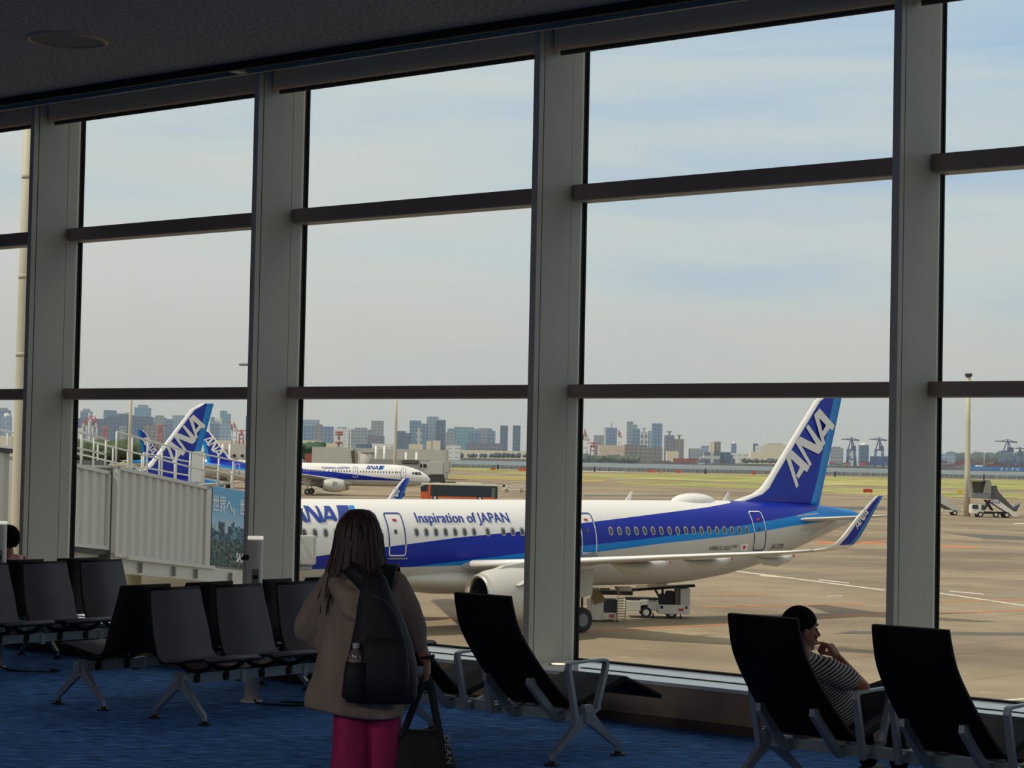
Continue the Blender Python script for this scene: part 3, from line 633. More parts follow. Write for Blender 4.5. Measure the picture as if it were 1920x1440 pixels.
def airliner(name, label, loc, heading, port_windows=True):
    A = thing(name, label, 'airplane', loc, 0); A.rotation_euler = (0, 0, PI/2-heading)
    f = fset(A)
    # cockpit windows
    for sd in (-1, 1):
        for q in ([(1.55, 4.18), (2.05, 4.12), (2.35, 4.62), (1.98, 4.60)], [(2.15, 4.10), (2.78, 4.14), (2.9, 4.58), (2.45, 4.62)], [(2.90, 4.16), (3.4, 4.26), (3.3, 4.56), (3.0, 4.58)]):
            decal([q], lambda x, z, e, sd=sd: skin(x, z, sd, .018), None, .12, .08).build('cockpit_window', M_darkin, f)
    # doors
    for sd in (-1, 1):
        for xc, hw in ((5.0, .45), (fx(14.45), .46), (fx(24.95), .46), (fx(36.05), .46)):
            z1 = 5.38 if xc < 36 else 5.46
            d = outline(xc-hw, xc+hw, 3.48, z1, .055, sd).build('door', M_out, f)
            P, F = oval(xc-.05, 4.55, .09, .11, sd, .02, 10, 2); MB().add(P, F).build('porthole', M_win, d)
            MB().add([skin(xc-.09, 5.0, sd, .02), skin(xc+.13, 5.0, sd, .02), skin(xc+.13, 5.1, sd, .02), skin(xc-.09, 5.1, sd, .02)], [(0, 1, 2, 3)]).build('door_mark', M_red, d)
            MB().span((xc-.5, sd*1.86, 3.34), (xc+.52, sd*2.02, 3.41)).build('door_sill', mat('sill_grey', rgb(120, 122, 126), .5), d)
    # cabin windows, each one a part
    xs = [6.3+.515*k for k in range(15)]+[15.47+.505*k for k in range(7)]+[19.24, 20.1, 20.62, 21.14, 21.66, 22.18, 22.7, 23.2, 23.72]+[26.29+.517*k for k in range(18)]
    xs = [fx(x) for x in xs]
    for sd in (-1, 1):
        if sd > 0 and port_windows or sd < 0 and not port_windows: pass
        for i, x in enumerate(xs):
            if i >= 46 and not (sd == (-1 if port_windows else 1)): continue
            P, F = oval(x, 4.525, .135, .205, sd, .012); P2, F2 = oval(x, 4.515, .085, .15, sd, .020)
            MB().add(P, F).add(P2, F2, 1).build('cabin_window', [M_winring, M_win], f)
    # titles
    bands = MB()
    for sd in (-1, 1):
        sc = .92/LH; X0 = fx(9.45); base = 4.95; W_ = LW*sc
        def mp_(u, v, e, sd=sd):
            uu = u*sc; x = (X0+uu) if sd < 0 else (X0+W_+1.05-uu); return skin(x, base+v*sc*.78, sd, .03+e)
        logo_on(mp_, True).build('airline_logo', M_text, f)
        def mb_(u, v, sd=sd): x = (X0+u) if sd < 0 else (X0+W_+1.05-u); return skin(x, base+v, sd, .03)
        decal([[(W_+.02, 0), (W_+.62, 0), (W_+.92, .72), (W_+.32, .72)], [(W_+.66, 0), (W_+.92, 0), (W_+1.22, .72), (W_+.96, .72)]], lambda u, v, e: mb_(u, v), [0, 1], .2, .1).build('logo_bars', [M_text, M_lb], f)
        V, F = text_mesh('Inspiration of JAPAN', .56); wv = max(v.x for v in V); k_ = 5.2/wv
        def mt(u, v, e, sd=sd): x = (fx(15.55)+u*k_) if sd < 0 else (fx(15.55)+5.2-u*k_); return skin(x, 4.94+v*1.12, sd, .028+e)
        b = MB(); b.add([mt(v.x, v.y, 0) for v in V], F); b.add([mt(v.x+.022, v.y, .001) for v in V], F); b.build('slogan_lettering', M_text, f)
        def small(s, x0, wdt, z0, h_, m, shear=0.3, nm='lettering'):
            x0 = fx(x0); z0 = fz(x0, z0)
            V, F = text_mesh(s, .3, 1, shear); wv = max(v.x for v in V); kk = wdt/wv; hh = h_/max(v.y for v in V)
            def g_(v): x = (x0+v.x*kk) if sd < 0 else (x0+wdt-v.x*kk); return skin(x, z0+v.y*hh, sd, .045)
            MB().add([g_(v) for v in V], F).build(nm, m, f)
        small('AIRBUS A321', 32.40, 1.55, 3.64, .2, M_textk, .25, 'type_lettering'); small('neo', 33.98, .42, 3.74, .13, M_textk, .3, 'type_lettering')
        small('JA137A', 37.0, 1.05, 3.62, .26, M_textk, .3, 'registration_lettering')
        b = MB(); b.add([skin(fx(x), z-.08, sd, .02) for x, z in ((34.65, 3.58), (35.15, 3.58), (35.15, 3.92), (34.65, 3.92))], [(0, 1, 2, 3)]); P, F = oval(fx(34.9), 3.67, .1, .1, sd, .028, 14, 2); b.add(P, F, 1)
        b.build('flag_mark', [M_white, M_red], f)
    # belly fairing
    b = MB(); rs = []
    for x, zc, rz_, ry in ((13.8, 2.5, .35, 1.0), (15, 2.4, .55, 1.6), (17, 2.3, .66, 2.02), (20, 2.28, .72, 2.12), (23, 2.3, .68, 2.02), (25, 2.4, .55, 1.6), (26.4, 2.5, .35, .9)):
        rs.append([(x, ry*math.sin(2*PI*k/28), zc+rz_*math.cos(2*PI*k/28)) for k in range(28)])
    b.rings(rs).build('belly_fairing', M_bel, f)
    # dome and blade aerials
    b = MB(); b.ell((33.0, 0, 5.90), (1.38, .62, .42), 28, 12); b.build('antenna_dome', M_white, f)
    for ax in (28.7, 35.15):
        MB().prism([(ax-.18, 5.88), (ax+.18, 5.88), (ax+.34, 6.38), (ax+.22, 6.38)], lambda u, v, w: (u, w, v), -.02, .02).build('blade_antenna', M_white, f)
    # fin
    LEp = [(5.60, 34.4), (5.92, 36.0), (6.24, 37.27), (6.55, 37.85), (7.07, 38.38), (9, 40.02), (10.9, 41.64), (11.45, 42.12), (11.72, 42.5), (11.78, 42.9)]
    LEp = [(5.94+(z-5.9)*1.062 if z < 11.2 else 11.5+(z-11.45)*.9, x-.25) for z, x in LEp]
    def TE(z): return 41.87+(z-5.78)*.2736
    def LBx(z): return TE(z)-.63-.0*(z)
    b = MB(); rs = []
    for z, le in LEp:
        te = TE(z); lb = LBx(z)-.10*max(0, (7-z)); w = .34+.35*max(0, min(1, (7.1-z)/1.2)); th = .26*(1-.5*(z-5.6)/6.2)
        if z < 5.7: th = .16
        cs = [le, le+w*.4, min(le+w, te-.8), (le+lb)/2, lb, te]; tk = [.02, .55, .8, 1, .45, .03]
        ring = [(x, -th*k, z) for x, k in zip(cs, tk)]+[(x, th*k, z) for x, k in list(zip(cs, tk))[::-1]]; rs.append(ring)
    o = len(b.v); b.rings(rs, True, 0, True)
    seg = [0, 0, 1, 1, 2, 2, 2, 1, 1, 0, 0, 0]; k = 0
    n = 12
    for i in range(len(rs)-1):
        for j in range(n): b.m[i*n+j] = seg[j]
    fin = b.build('tail_fin', [M_white, M_blue, M_lb], A)
    for sd in (-1, 1): fin_logo('fin_logo', 39.20+LU0*.6628+LV0*-.7488, 7.24+(LU0*.7488+LV0*.6628)*1.04, sd*.235, 1.02, fin, sd)
    # horizontal stabilisers
    for sd in (-1, 1):
        b = MB(); slab_rings(b, [airfoil(xl, xt, y, z, th, sd) for xl, xt, y, z, th in ((39.0, 42.6, .5, 4.98, .42), (39.4, 42.65, 1.2, 5.03, .36), (42.0, 43.55, 6.0, 5.46, .14), (42.35, 43.6, 6.25, 5.48, .06))])
        b.build('horizontal_stabiliser', M_bel, A)
        b = MB(); b.add([skin(39.2, 5.25, sd, .02), skin(40.9, 5.35, sd, .02), skin(42.4, 5.0, sd, .02), skin(41.4, 4.6, sd, .02), skin(40.2, 4.15, sd, .02), skin(39.35, 4.5, sd, .02)], [(0, 1, 2, 3, 4, 5)]); b.build('stabiliser_root_plate', M_wing, A)
    # wings, engines, gear
    for sd in (-1, 1):
        b = MB(); slab_rings(b, [airfoil(*[wing_sec(y)[i] for i in (0, 1)], y, wing_sec(y)[2], wing_sec(y)[3], sd) for y in (0.2, 1.9, 4, 6.3, 8.6, 11, 13.3, 15.6, 16.6)])
        wg = b.build('wing', M_wing, A)
        b = MB(); W2 = [(16.6, 24.9, 26.4, 4.32, .17), (17.1, 25.17, 26.5, 4.42, .15), (17.4, 25.42, 26.62, 4.60, .13), (17.55, 25.75, 26.85, 4.95, .12), (17.72, 26.42, 27.3, 5.75, .10), (17.85, 27.08, 27.65, 6.4, .08), (17.9, 27.38, 27.8, 6.65, .05)]
        rs = []
        for i, (y, xl, xt, z, th) in enumerate(W2):
            a = W2[max(i-1, 0)]; c_ = W2[min(i+1, len(W2)-1)]; tt = Vector((c_[0]-a[0], c_[3]-a[3])).normalized()
            ring = []
            for cc, h in [(0, 0), (.12, .5), (.26, .5), (.5, .42), (.78, .2), (1, 0), (.78, -.2), (.5, -.42), (.26, -.5), (.12, -.4)]:
                off = th*h*.62; ring.append((xl+(xt-xl)*cc, sd*(y-tt.y*off), z+tt.x*off))
            rs.append(ring)
        b.rings(rs, True, 0, True); seg = [0, 0, 1, 1, 2, 2, 1, 1, 0, 0]
        for i in range(len(rs)-1):
            for j in range(10): b.m[i*10+j] = seg[j] if i >= 2 else 0
        wl = b.build('winglet', [M_white, M_blue, M_lb], wg)
        sc = .95/LW
        for fs in (-1, 1):   # both faces of the winglet carry the logo
            u = Vector((.60, .75)).normalized(); v = Vector((-u.y, u.x))
            def wf(a, c_, e, fs=fs):
                a_ = a
                if sd*fs > 0: a_ = LW-a
                p = Vector((26.52, 5.22)) + u*a_*sc*.92 + v*(c_*sc); y = 17.55+(p.y-4.95)/(6.62-4.95)*.36+.004
                return (p.x, sd*(y+fs*(.062+e)), p.y)
            logo_on(wf).build('winglet_logo', M_texth, wl)
        # slat edge
        b = MB(); rs = []
        for y in (2.2, 4, 6.3, 8.6, 11, 13.3, 15.6, 16.55):
            xl, xt, z, th = wing_sec(y); rs.append([(xl-.035, sd*y, z+.03*th), (xl+.02, sd*y, z+.24*th), (xl+.20*(1-y/22), sd*y, z+.31*th+.01), (xl+.06, sd*y, z-.16*th)])
        b.rings(rs, True, 0, True).build('wing_slat', M_white, wg)
        for y, l_, r_ in ((6.9, 3.6, .30), (10.6, 2.9, .25), (13.9, 2.3, .2)):
            xl, xt, z, th = wing_sec(y); b = MB(); b.tube([(xt-l_*.62, sd*y, z-.12), (xt-l_*.4, sd*y, z-.32), (xt-l_*.1, sd*y, z-.36), (xt+l_*.2, sd*y, z-.22), (xt+l_*.34, sd*y, z-.10)], [.03, r_*.8, r_, r_*.7, .05], 14)
            fr_ = b.build('flap_fairing', M_bel, wg)
            MB().ell((xt+l_*.34, sd*y, z-.10), (.09, .07, .07), 8, 6).build('fairing_tip', M_red, fr_)
        # engine
        ex, ey, ez = 15.55, 5.75, 1.92; n = 40
        def ring(x, r, zo=0): return [(ex+x, sd*ey+r*math.sin(2*PI*k/n), ez+zo+r*math.cos(2*PI*k/n)) for k in range(n)]
        b = MB(); b.rings([ring(.22, .98), ring(.55, 1.10), ring(1.0, 1.185), ring(1.8, 1.23), ring(2.6, 1.2), ring(3.4, 1.08), ring(4.0, .92), ring(4.0, .86)], False); eng = b.build('engine', M_bel, wg)
        b = MB(); b.rings([ring(.24, .99), ring(.10, .95), ring(.0, .88), ring(.06, .82), ring(.26, .79)], False); b.build('intake_lip', M_metal, eng)
        b = MB(); b.rings([ring(.25, .795), ring(.8, .80), ring(1.3, .80)], False); b.rings([ring(1.3, .80), ring(1.31, .02)], False, 0, False); b.build('intake_duct', M_darkin, eng)
        b = MB(); 
        for k in range(20):
            a = 2*PI*k/20; c0, s0 = math.cos(a), math.sin(a); c1, s1 = math.cos(a+.16), math.sin(a+.16)
            b.add([(ex+1.05, sd*ey+.22*s0, ez+.22*c0), (ex+1.2, sd*ey+.22*s1, ez+.22*c1), (ex+1.25, sd*ey+.78*s1, ez+.78*c1), (ex+1.0, sd*ey+.78*s0, ez+.78*c0)], [(0, 1, 2, 3)])
        fan = b.build('fan', mat('fan_grey', rgb(84, 86, 84), .4, .5), eng); fan['kind'] = 'stuff'
        MB().tube([(ex+.6, sd*ey, ez), (ex+.8, sd*ey, ez), (ex+1.2, sd*ey, ez)], [.02, .16, .24], 16).build('spinner', M_darkin, eng)
        b = MB(); b.tube([(ex+3.9, sd*ey, ez), (ex+4.6, sd*ey, ez), (ex+5.4, sd*ey, ez)], [.62, .5, .22], 20); b.build('exhaust', mat('exhaust_metal', rgb(110, 106, 100), .4, .7), eng)
        xl, xt, z, th = wing_sec(5.75)
        MB().prism([(ex+.9, ez+1.12), (ex+2.6, ez+1.15), (xl+2.2, z-.2), (xl+3, z+.0), (xl+.0, z+.12), (xl-1.6, z+.02), (ex+1.4, ez+1.3)], lambda u, v, w: (u, sd*ey+w, v), -.16, .16).build('pylon', M_bel, eng)
        MB().prism([(ex+1.3, ez+.52), (ex+2.1, ez+.62), (ex+2.15, ez+.86)], lambda u, v, w: (u, sd*(ey+w), v), 1.0, 1.38).build('nacelle_strake', M_bel, eng)
        b = MB(); P = [(ex+1.75, sd*(ey+1.235), ez)]; b.cyl((ex+1.95, sd*(ey+1.19), ez+.10), (ex+1.95, sd*(ey+1.245), ez+.10), .24, .24, 20); b.ell((ex+1.95, sd*(ey+1.24), ez+.08), (.17, .02, .07), 10, 6, 1); b.ell((ex+2.05, sd*(ey+1.245), ez+.14), (.12, .02, .03), 8, 6, 2)
        b.build('nacelle_badge', [mat('badge_blue', rgb(70, 120, 180), .5), M_white, M_red], eng)
        # main gear
        b = MB(); b.cyl((22.6, sd*3.8, 3.0), (22.6, sd*3.8, .6), .13, .10, 14); b.cyl((22.6, sd*3.8, 1.5), (22.5, sd*2.2, 2.6), .07, .07, 10); b.cyl((22.6, sd*3.3, .58), (22.6, sd*4.3, .58), .09, .09, 12); gr_ = b.build('main_gear', mat('gear_white', rgb(190, 190, 186), .5), A)
        b = MB(); b.prism([(21.9, 2.9), (23.4, 2.9), (23.3, 1.7), (22.3, 1.5)], lambda u, v, w: (u, sd*(4.05+w), v), 0, .05).build('gear_door', M_bel, gr_)
        for yy in (3.42, 4.18):
            b = MB(); b.rings([[(22.6+r*math.cos(2*PI*k/28), sd*yy+w, .58+r*math.sin(2*PI*k/28)) for k in range(28)] for r, w in ((.30, -.17), (.50, -.2), (.575, -.12), (.58, 0), (.575, .12), (.50, .2), (.30, .17))], False); b.rings([[(22.6+r*math.cos(2*PI*k/28), sd*yy+w, .58+r*math.sin(2*PI*k/28)) for k in range(28)] for r, w in ((.30, -.17), (.26, -.1), (.1, -.12), (.1, .12), (.26, .1), (.30, .17))], True, 1)
            b.build('wheel', [M_tyre, M_hub], gr_)
    b = MB(); b.cyl((5.1, 0, 2.2), (5.1, 0, .45), .09, .08, 12); b.cyl((5.1, -.3, .4), (5.1, .3, .4), .05, .05, 10); ng = b.build('nose_gear', MAT['gear_white'], A)
    for yy in (-.25, .25):
        b = MB(); b.cyl((5.1, yy-.11, .4), (5.1, yy+.11, .4), .4, .4, 24); b.cyl((5.1, yy-.115, .4), (5.1, yy+.115, .4), .2, .2, 16, 1); b.build('wheel', [M_tyre, M_hub], ng)
    return A
HD1 = YAW+R(53.5)
def camxz(X, Z): return Vector((CAM.x+X*math.cos(YAW)+Z*math.sin(YAW), CAM.y-X*math.sin(YAW)+Z*math.cos(YAW), GZ))
PL = airliner('airliner', 'large blue and white airliner filling the window view, nose hidden behind the jet bridge', camxz(-.486, 98.8)-Vector((math.sin(YAW+R(53.5)), math.cos(YAW+R(53.5)), 0))*20.9, HD1)
# the same type parked further off
def plane_copy(label, tail, heading, tx=43.0):
    """tail = ground point of the fin"""
    aft = Vector((math.sin(heading), math.cos(heading), 0)); o = dup(PL, loc=tail-aft*tx, label=label); o.rotation_euler = (0, 0, PI/2-heading); return o
p3 = plane_copy('parked airliner of which only the big blue tail fin rises above the jet bridge', gp(388, 168), HD1)
p2 = plane_copy('distant airliner seen whole from its right side, nose pointing right, behind the near one', gp(378, 384), YAW-R(90), 43)
p4 = plane_copy('far airliner whose small blue tail leans right of the lamp mast at left', gp(256, 420), YAW-R(135), 43.6)
# ================================================================== JET BRIDGE AND APRON VEHICLES
def corrug_mat(n, col):
    m = bpy.data.materials.new(n); m.use_nodes = True; t = m.node_tree; b = t.nodes['Principled BSDF']; b.inputs['Base Color'].default_value = col; b.inputs['Roughness'].default_value = .5; return m
M_cor = corrug_mat('bridge_panel', rgb(188, 188, 182)); M_bw = mat('bridge_white', rgb(192, 192, 186), .5); M_bd = mat('bridge_dark', rgb(52, 56, 58), .7); M_rail = mat('rail_white', rgb(206, 206, 200), .4)
def corr_wall(b, p0, p1, z0a, z1a, z0b, z1b, side, pitch=.62, dep=.09):
    """corrugated wall from p0 to p1 (xy) with heights at each end; side = outward normal"""
    d = (p1-p0); L = d.length; n = max(2, int(L/pitch)); V = []; prof = [(0, 0), (.38, 0), (.5, dep), (.88, dep)]
    us = []
    for k in range(n):
        for u, o in prof: us.append(((k+u)/n, o))
    us.append((1, 0))
    bot = []; top = []
    for u, o in us:
        p = p0+d*u - side*o; bot.append(Vector((p.x, p.y, z0a+(z0b-z0a)*u))); top.append(Vector((p.x, p.y, z1a+(z1b-z1a)*u)))
    m = len(us); b.add(bot+top, [(i, i+1, m+i+1, m+i) for i in range(m-1)])
# tunnel centre line: surveyed ends of its near side
def v2(px, Z): p = gp(px, Z); return Vector((p.x, p.y))
zt = lambda px, py, Z: hgt(px, py, Z)
jb = thing('jet_bridge', 'grey corrugated boarding bridge with roof railing and blue poster, sloping to the near airliner', 'jet bridge', tuple(gp(300, 72)))
jb0 = Vector(jb.location)
def rel(mb): mb.v = [tuple(Vector(v)-jb0) for v in mb.v]; return mb
def tunnel(name, pxa, Za, pxb, Zb, ta, tb, ba, bb_, wdt, corr=True):
    pa, pb = v2(pxa, Za), v2(pxb, Zb); d = (pb-pa).normalized(); nn = Vector((d.y, -d.x))          # towards the viewer
    if (Vector((CAM.x, CAM.y))-pa).dot(nn) < 0: nn = -nn
    z1a, z1b, z0a, z0b = zt(pxa, ta, Za), zt(pxb, tb, Zb), zt(pxa, ba, Za), zt(pxb, bb_, Zb)
    b = MB(); q = [pa-nn*.02, pb-nn*.02, pb-nn*wdt, pa-nn*wdt]; zz = [(z0a, z1a), (z0b, z1b), (z0b, z1b), (z0a, z1a)]
    if corr:
        corr_wall(b, pa, pb, z0a+.08, z1a-.12, z0b+.08, z1b-.12, nn); corr_wall(b, pa-nn*wdt, pb-nn*wdt, z0a, z1a-.1, z0b, z1b-.1, -nn)
    # shell: floor, roof, frames
    for (za, zb, th, mi, ov) in ((z0a, z0b, .12, 1, .03), (z1a-.12, z1b-.12, .12, 1, .05)):
        P = [pa+nn*ov, pb+nn*ov, pb-nn*(wdt+ov), pa-nn*(wdt+ov)]; H = [za, zb, zb, za]
        b.add([(p.x, p.y, h) for p, h in zip(P, H)]+[(p.x, p.y, h+th) for p, h in zip(P, H)], [(0, 1, 2, 3), (4, 5, 6, 7), (0, 1, 5, 4), (1, 2, 6, 5), (2, 3, 7, 6), (3, 0, 4, 7)], mi)
    for p, za, zb in ((pa, z0a, z1a), (pb, z0b, z1b)):
        P = [p+nn*.05, p+d*.22*(1 if p is pa else -1)+nn*.05, p+d*.22*(1 if p is pa else -1)-nn*(wdt+.05), p-nn*(wdt+.05)]
        b.add([(v.x, v.y, za) for v in P]+[(v.x, v.y, zb) for v in P], [(0, 1, 2, 3), (4, 5, 6, 7), (0, 1, 5, 4), (1, 2, 6, 5), (2, 3, 7, 6), (3, 0, 4, 7)], 1)
    # inner dark box so the far side is closed
    o = rel(b).build(name, [M_cor, M_bw], jb)
    return o, pa, pb, d, nn, (z0a, z1a, z0b, z1b)
o1, a1, b1, d1, n1_, h1 = tunnel('tunnel_section', 90, 62.5, 209, 66.6, 857, 884, 1019, 1031, 3.2)
o2, a2, b2, d2, n2_, h2 = tunnel('tunnel_section', 219, 66.5, 392, 74.0, 873, 912, 1043, 1066, 3.0)
o3, a3, b3, d3, n3_, h3 = tunnel('tunnel_section', 392, 74.2, 548, 81.5, 909, 936, 1062, 1080, 2.9, False)
b = MB()
for (p, q, z0a, z1a, z0b, z1b) in ((b1, a2, h1[0]-.1, h1[1]-.1, h2[0]-.1, h2[1]-.1),):
    dd = (q-p)*.5; nn = n2_
    P = [p-nn*.15-dd, q-nn*.15+dd*.3, q-nn*2.8+dd*.3, p-nn*2.8-dd]; H0 = [z0a-.25, z0b-.25, z0b-.25, z0a-.25]; H1 = [z1a, z1b, z1b, z1a]
    b.add([(v.x, v.y, h) for v, h in zip(P, H0)]+[(v.x, v.y, h) for v, h in zip(P, H1)], [(0, 1, 2, 3), (4, 5, 6, 7), (0, 1, 5, 4), (1, 2, 6, 5), (2, 3, 7, 6), (3, 0, 4, 7)])
rel(b).build('bellows', M_bd, jb)
# skirt beam with brackets under the tunnels
def band(pa, pb, nn, za, zb, h, off, th, m, name, mb=None):
    b = mb or MB(); P = [pa+nn*off, pb+nn*off, pb+nn*(off-th), pa+nn*(off-th)]; H = [za, zb, zb, za]
    b.add([(v.x, v.y, q-h) for v, q in zip(P, H)]+[(v.x, v.y, q) for v, q in zip(P, H)], [(0, 1, 2, 3), (4, 5, 6, 7), (0, 1, 5, 4), (1, 2, 6, 5), (2, 3, 7, 6), (3, 0, 4, 7)])
    return b if mb is not None else rel(b).build(name, m, jb)
band(a2, b3, n2_, h2[0], h3[2]+.02, .52, -.10, .3, M_bw, 'skirt_beam'); band(a1, b1, n1_, h1[0], h1[2], .16, .0, .2, M_bd, 'dark_beam'); band(a1, b1, n1_, h1[0]-.16, h1[2]-.16, .45, -.3, .3, M_bw, 'skirt_beam')
band(a2+d2*.9, a2+d2*8.5, n2_, h2[0]-.02, h2[0]-.02+(h3[2]-h2[0])*.47, .12, .12, .2, M_bw, 'cable_tray')
for t_ in (.13, .30, .42, .62, .85):
    p = a2+(b3-a2)*t_; z = h2[0]+(h3[2]-h2[0])*t_; b = MB(); b.box((p.x+n2_.x*.0, p.y+n2_.y*.0, z-.28), (.1, .1, .34), (0, 0, math.atan2(d2.y, d2.x))); rel(b).build('beam_bracket', mat('bracket_grey', rgb(110, 112, 108), .6), jb)
# poster panel on the third tunnel
def onface(u, v, off=.06):   # u along the tunnel in metres, v 0..1 up the wall
    L = (b3-a3).length; p = a3+d3*u+n3_*off; z0 = h3[0]+(h3[2]-h3[0])*u/L; z1 = h3[1]+(h3[3]-h3[1])*u/L; return Vector((p.x, p.y, z0+(z1-z0)*v))
def poster_mat():
    m = bpy.data.materials.new('poster_print'); m.use_nodes = True; t = m.node_tree; b = t.nodes['Principled BSDF']; b.inputs['Roughness'].default_value = .4
    at = N('ShaderNodeUVMap', t); s = N('ShaderNodeSeparateXYZ', t); t.links.new(at.outputs[0], s.inputs[0])
    # sky part: blue ramp printed on the poster
    r = N('ShaderNodeValToRGB', t); t.links.new(s.outputs['Y'], r.inputs[0]); e = r.color_ramp.elements; e[0].position = .4; e[0].color = rgb(176, 200, 214); e[1].position = .8; e[1].color = rgb(88, 162, 208)
    # skyline part: blocks of towers
    mp1 = N('ShaderNodeMapping', t); mp1.inputs['Scale'].default_value = (34, 26, 1); t.links.new(at.outputs[0], mp1.inputs[0])
    vo = N('ShaderNodeTexVoronoi', t, distance='CHEBYCHEV'); vo.inputs['Scale'].default_value = 1; t.links.new(mp1.outputs[0], vo.inputs['Vector'])
    r2 = N('ShaderNodeValToRGB', t); r2.color_ramp.interpolation = 'CONSTANT'; t.links.new(vo.outputs['Color'], r2.inputs[0]); e = r2.color_ramp.elements; e[0].position = 0; e[0].color = rgb(34, 70, 96); e[1].position = .82; e[1].color = rgb(176, 196, 204)
    for p_, c_ in ((.22, rgb(62, 110, 134)), (.4, rgb(28, 58, 60)), (.55, rgb(96, 144, 164)), (.7, rgb(40, 76, 84))): q = e.new(p_); q.color = c_
    # foreground with green and ochre
    mp2 = N('ShaderNodeMapping', t); mp2.inputs['Scale'].default_value = (30, 20, 1); t.links.new(at.outputs[0], mp2.inputs[0]); n_ = N('ShaderNodeTexNoise', t); n_.inputs['Scale'].default_value = 1.2; n_.inputs['Detail'].default_value = 3; t.links.new(mp2.outputs[0], n_.inputs['Vector'])
    r3 = N('ShaderNodeValToRGB', t); t.links.new(n_.outputs[0], r3.inputs[0]); e = r3.color_ramp.elements; e[0].position = .36; e[0].color = rgb(22, 44, 48); e[1].position = .68; e[1].color = rgb(180, 146, 60)
    for p_, c_ in ((.48, rgb(38, 70, 58)), (.56, rgb(70, 112, 130)), (.62, rgb(96, 96, 52))): q = e.new(p_); q.color = c_
    # ragged edge of the towers
    mp3 = N('ShaderNodeMapping', t); mp3.inputs['Scale'].default_value = (26, 0, 0); t.links.new(at.outputs[0], mp3.inputs[0]); w = N('ShaderNodeTexWhiteNoise', t, noise_dimensions='1D'); sx = N('ShaderNodeSeparateXYZ', t); t.links.new(mp3.outputs[0], sx.inputs[0]); fl = N('ShaderNodeMath', t, operation='FLOOR'); t.links.new(sx.outputs[0], fl.inputs[0]); t.links.new(fl.outputs[0], w.inputs['W'])
    th = N('ShaderNodeMath', t, operation='MULTIPLY_ADD'); th.inputs[1].default_value = .17; th.inputs[2].default_value = .42; t.links.new(w.outputs['Value'], th.inputs[0])
    g1 = N('ShaderNodeMath', t, operation='GREATER_THAN'); t.links.new(s.outputs['Y'], g1.inputs[0]); t.links.new(th.outputs[0], g1.inputs[1])
    g2 = N('ShaderNodeMath', t, operation='GREATER_THAN'); t.links.new(s.outputs['Y'], g2.inputs[0]); g2.inputs[1].default_value = .33
    x1 = N('ShaderNodeMix', t, data_type='RGBA'); t.links.new(g2.outputs[0], x1.inputs[0]); t.links.new(r3.outputs[0], x1.inputs[6]); t.links.new(r2.outputs[0], x1.inputs[7])
    x2 = N('ShaderNodeMix', t, data_type='RGBA'); t.links.new(g1.outputs[0], x2.inputs[0]); t.links.new(x1.outputs[2], x2.inputs[6]); t.links.new(r.outputs[0], x2.inputs[7]); t.links.new(x2.outputs[2], b.inputs['Base Color']); return m
L3 = (b3-a3).length; b = MB(); rel(b.add([onface(0, 0, .03), onface(L3, 0, .03), onface(L3, 1, .03), onface(0, 1, .03), onface(0, 0, -2.9), onface(L3, 0, -2.9), onface(L3, 1, -2.9), onface(0, 1, -2.9)], [(0, 1, 2, 3), (4, 5, 6, 7), (0, 1, 5, 4), (3, 2, 6, 7), (0, 3, 7, 4), (1, 2, 6, 5)])).build('poster_tunnel_wall', M_bw, jb)
b = MB(); po = rel(b.add([onface(.25, .03, .07), onface(L3-.2, .03, .07), onface(L3-.2, .99, .07), onface(.25, .99, .07)], [(0, 1, 2, 3)])).build('poster_panel', poster_mat(), jb)
uv = po.data.uv_layers.new(name='UVMap'); co = [(0, 0), (1, 0), (1, 1), (0, 1)]
for lp in po.data.loops: uv.data[lp.index].uv = co[lp.vertex_index]
def ptext(s, u0, v0, h, wdt, name, bold=1):
    V, F = text_mesh(s, 1.0); mx_ = max(v.x for v in V); my = max(v.y for v in V); mn = min(v.y for v in V); b = MB()
    for k in range(-bold, bold+1):
        b.add([onface(u0+(v.x/mx_)*wdt+k*.018, v0+(v.y)/my*h, .085+.003*(k+bold)) for v in V], F)
    rel(b).build(name, mat('poster_white', rgb(226, 232, 232), .5), po)
ptext('世界へ。世界を。', .22, .70, .185, 4.4, 'poster_lettering', 1); ptext('SAGA', 2.42, .10, .11, 1.08, 'poster_lettering', 1)
# cab and equipment box at the aeroplane end
b = MB(); p = v2(518, 84); z = hgt(520, 1000, 82); b.bbox((p.x, p.y, hgt(520, 1010, 84)), (1.6, 2.2, 2.8), .15, (0, 0, R(20))); rel(b).build('bridge_cab', M_bd, jb)
b = MB(); p = v2(574, 79); z0, z1 = hgt(574, 1058, 79), hgt(574, 1004, 79); b.bbox((p.x, p.y, (z0+z1)/2), (.9, .7, z1-z0), .04, (0, 0, VIEW_RZ)); rel(b).build('equipment_box', M_bw, jb)
b = MB(); z0, z1 = hgt(574, 1072, 79), hgt(574, 1046, 79); b.bbox((p.x, p.y, z0+.16), (.62, .5, .18), .03, (0, 0, VIEW_RZ)); b.cyl((p.x-.2, p.y, z0+.2), (p.x-.06, p.y, z1+.1), .05); b.cyl((p.x+.1, p.y, z0+.2), (p.x-.04, p.y, z1+.1), .05); rel(b).build('box_cradle', mat('cradle_grey', rgb(150, 152, 148), .5), jb)
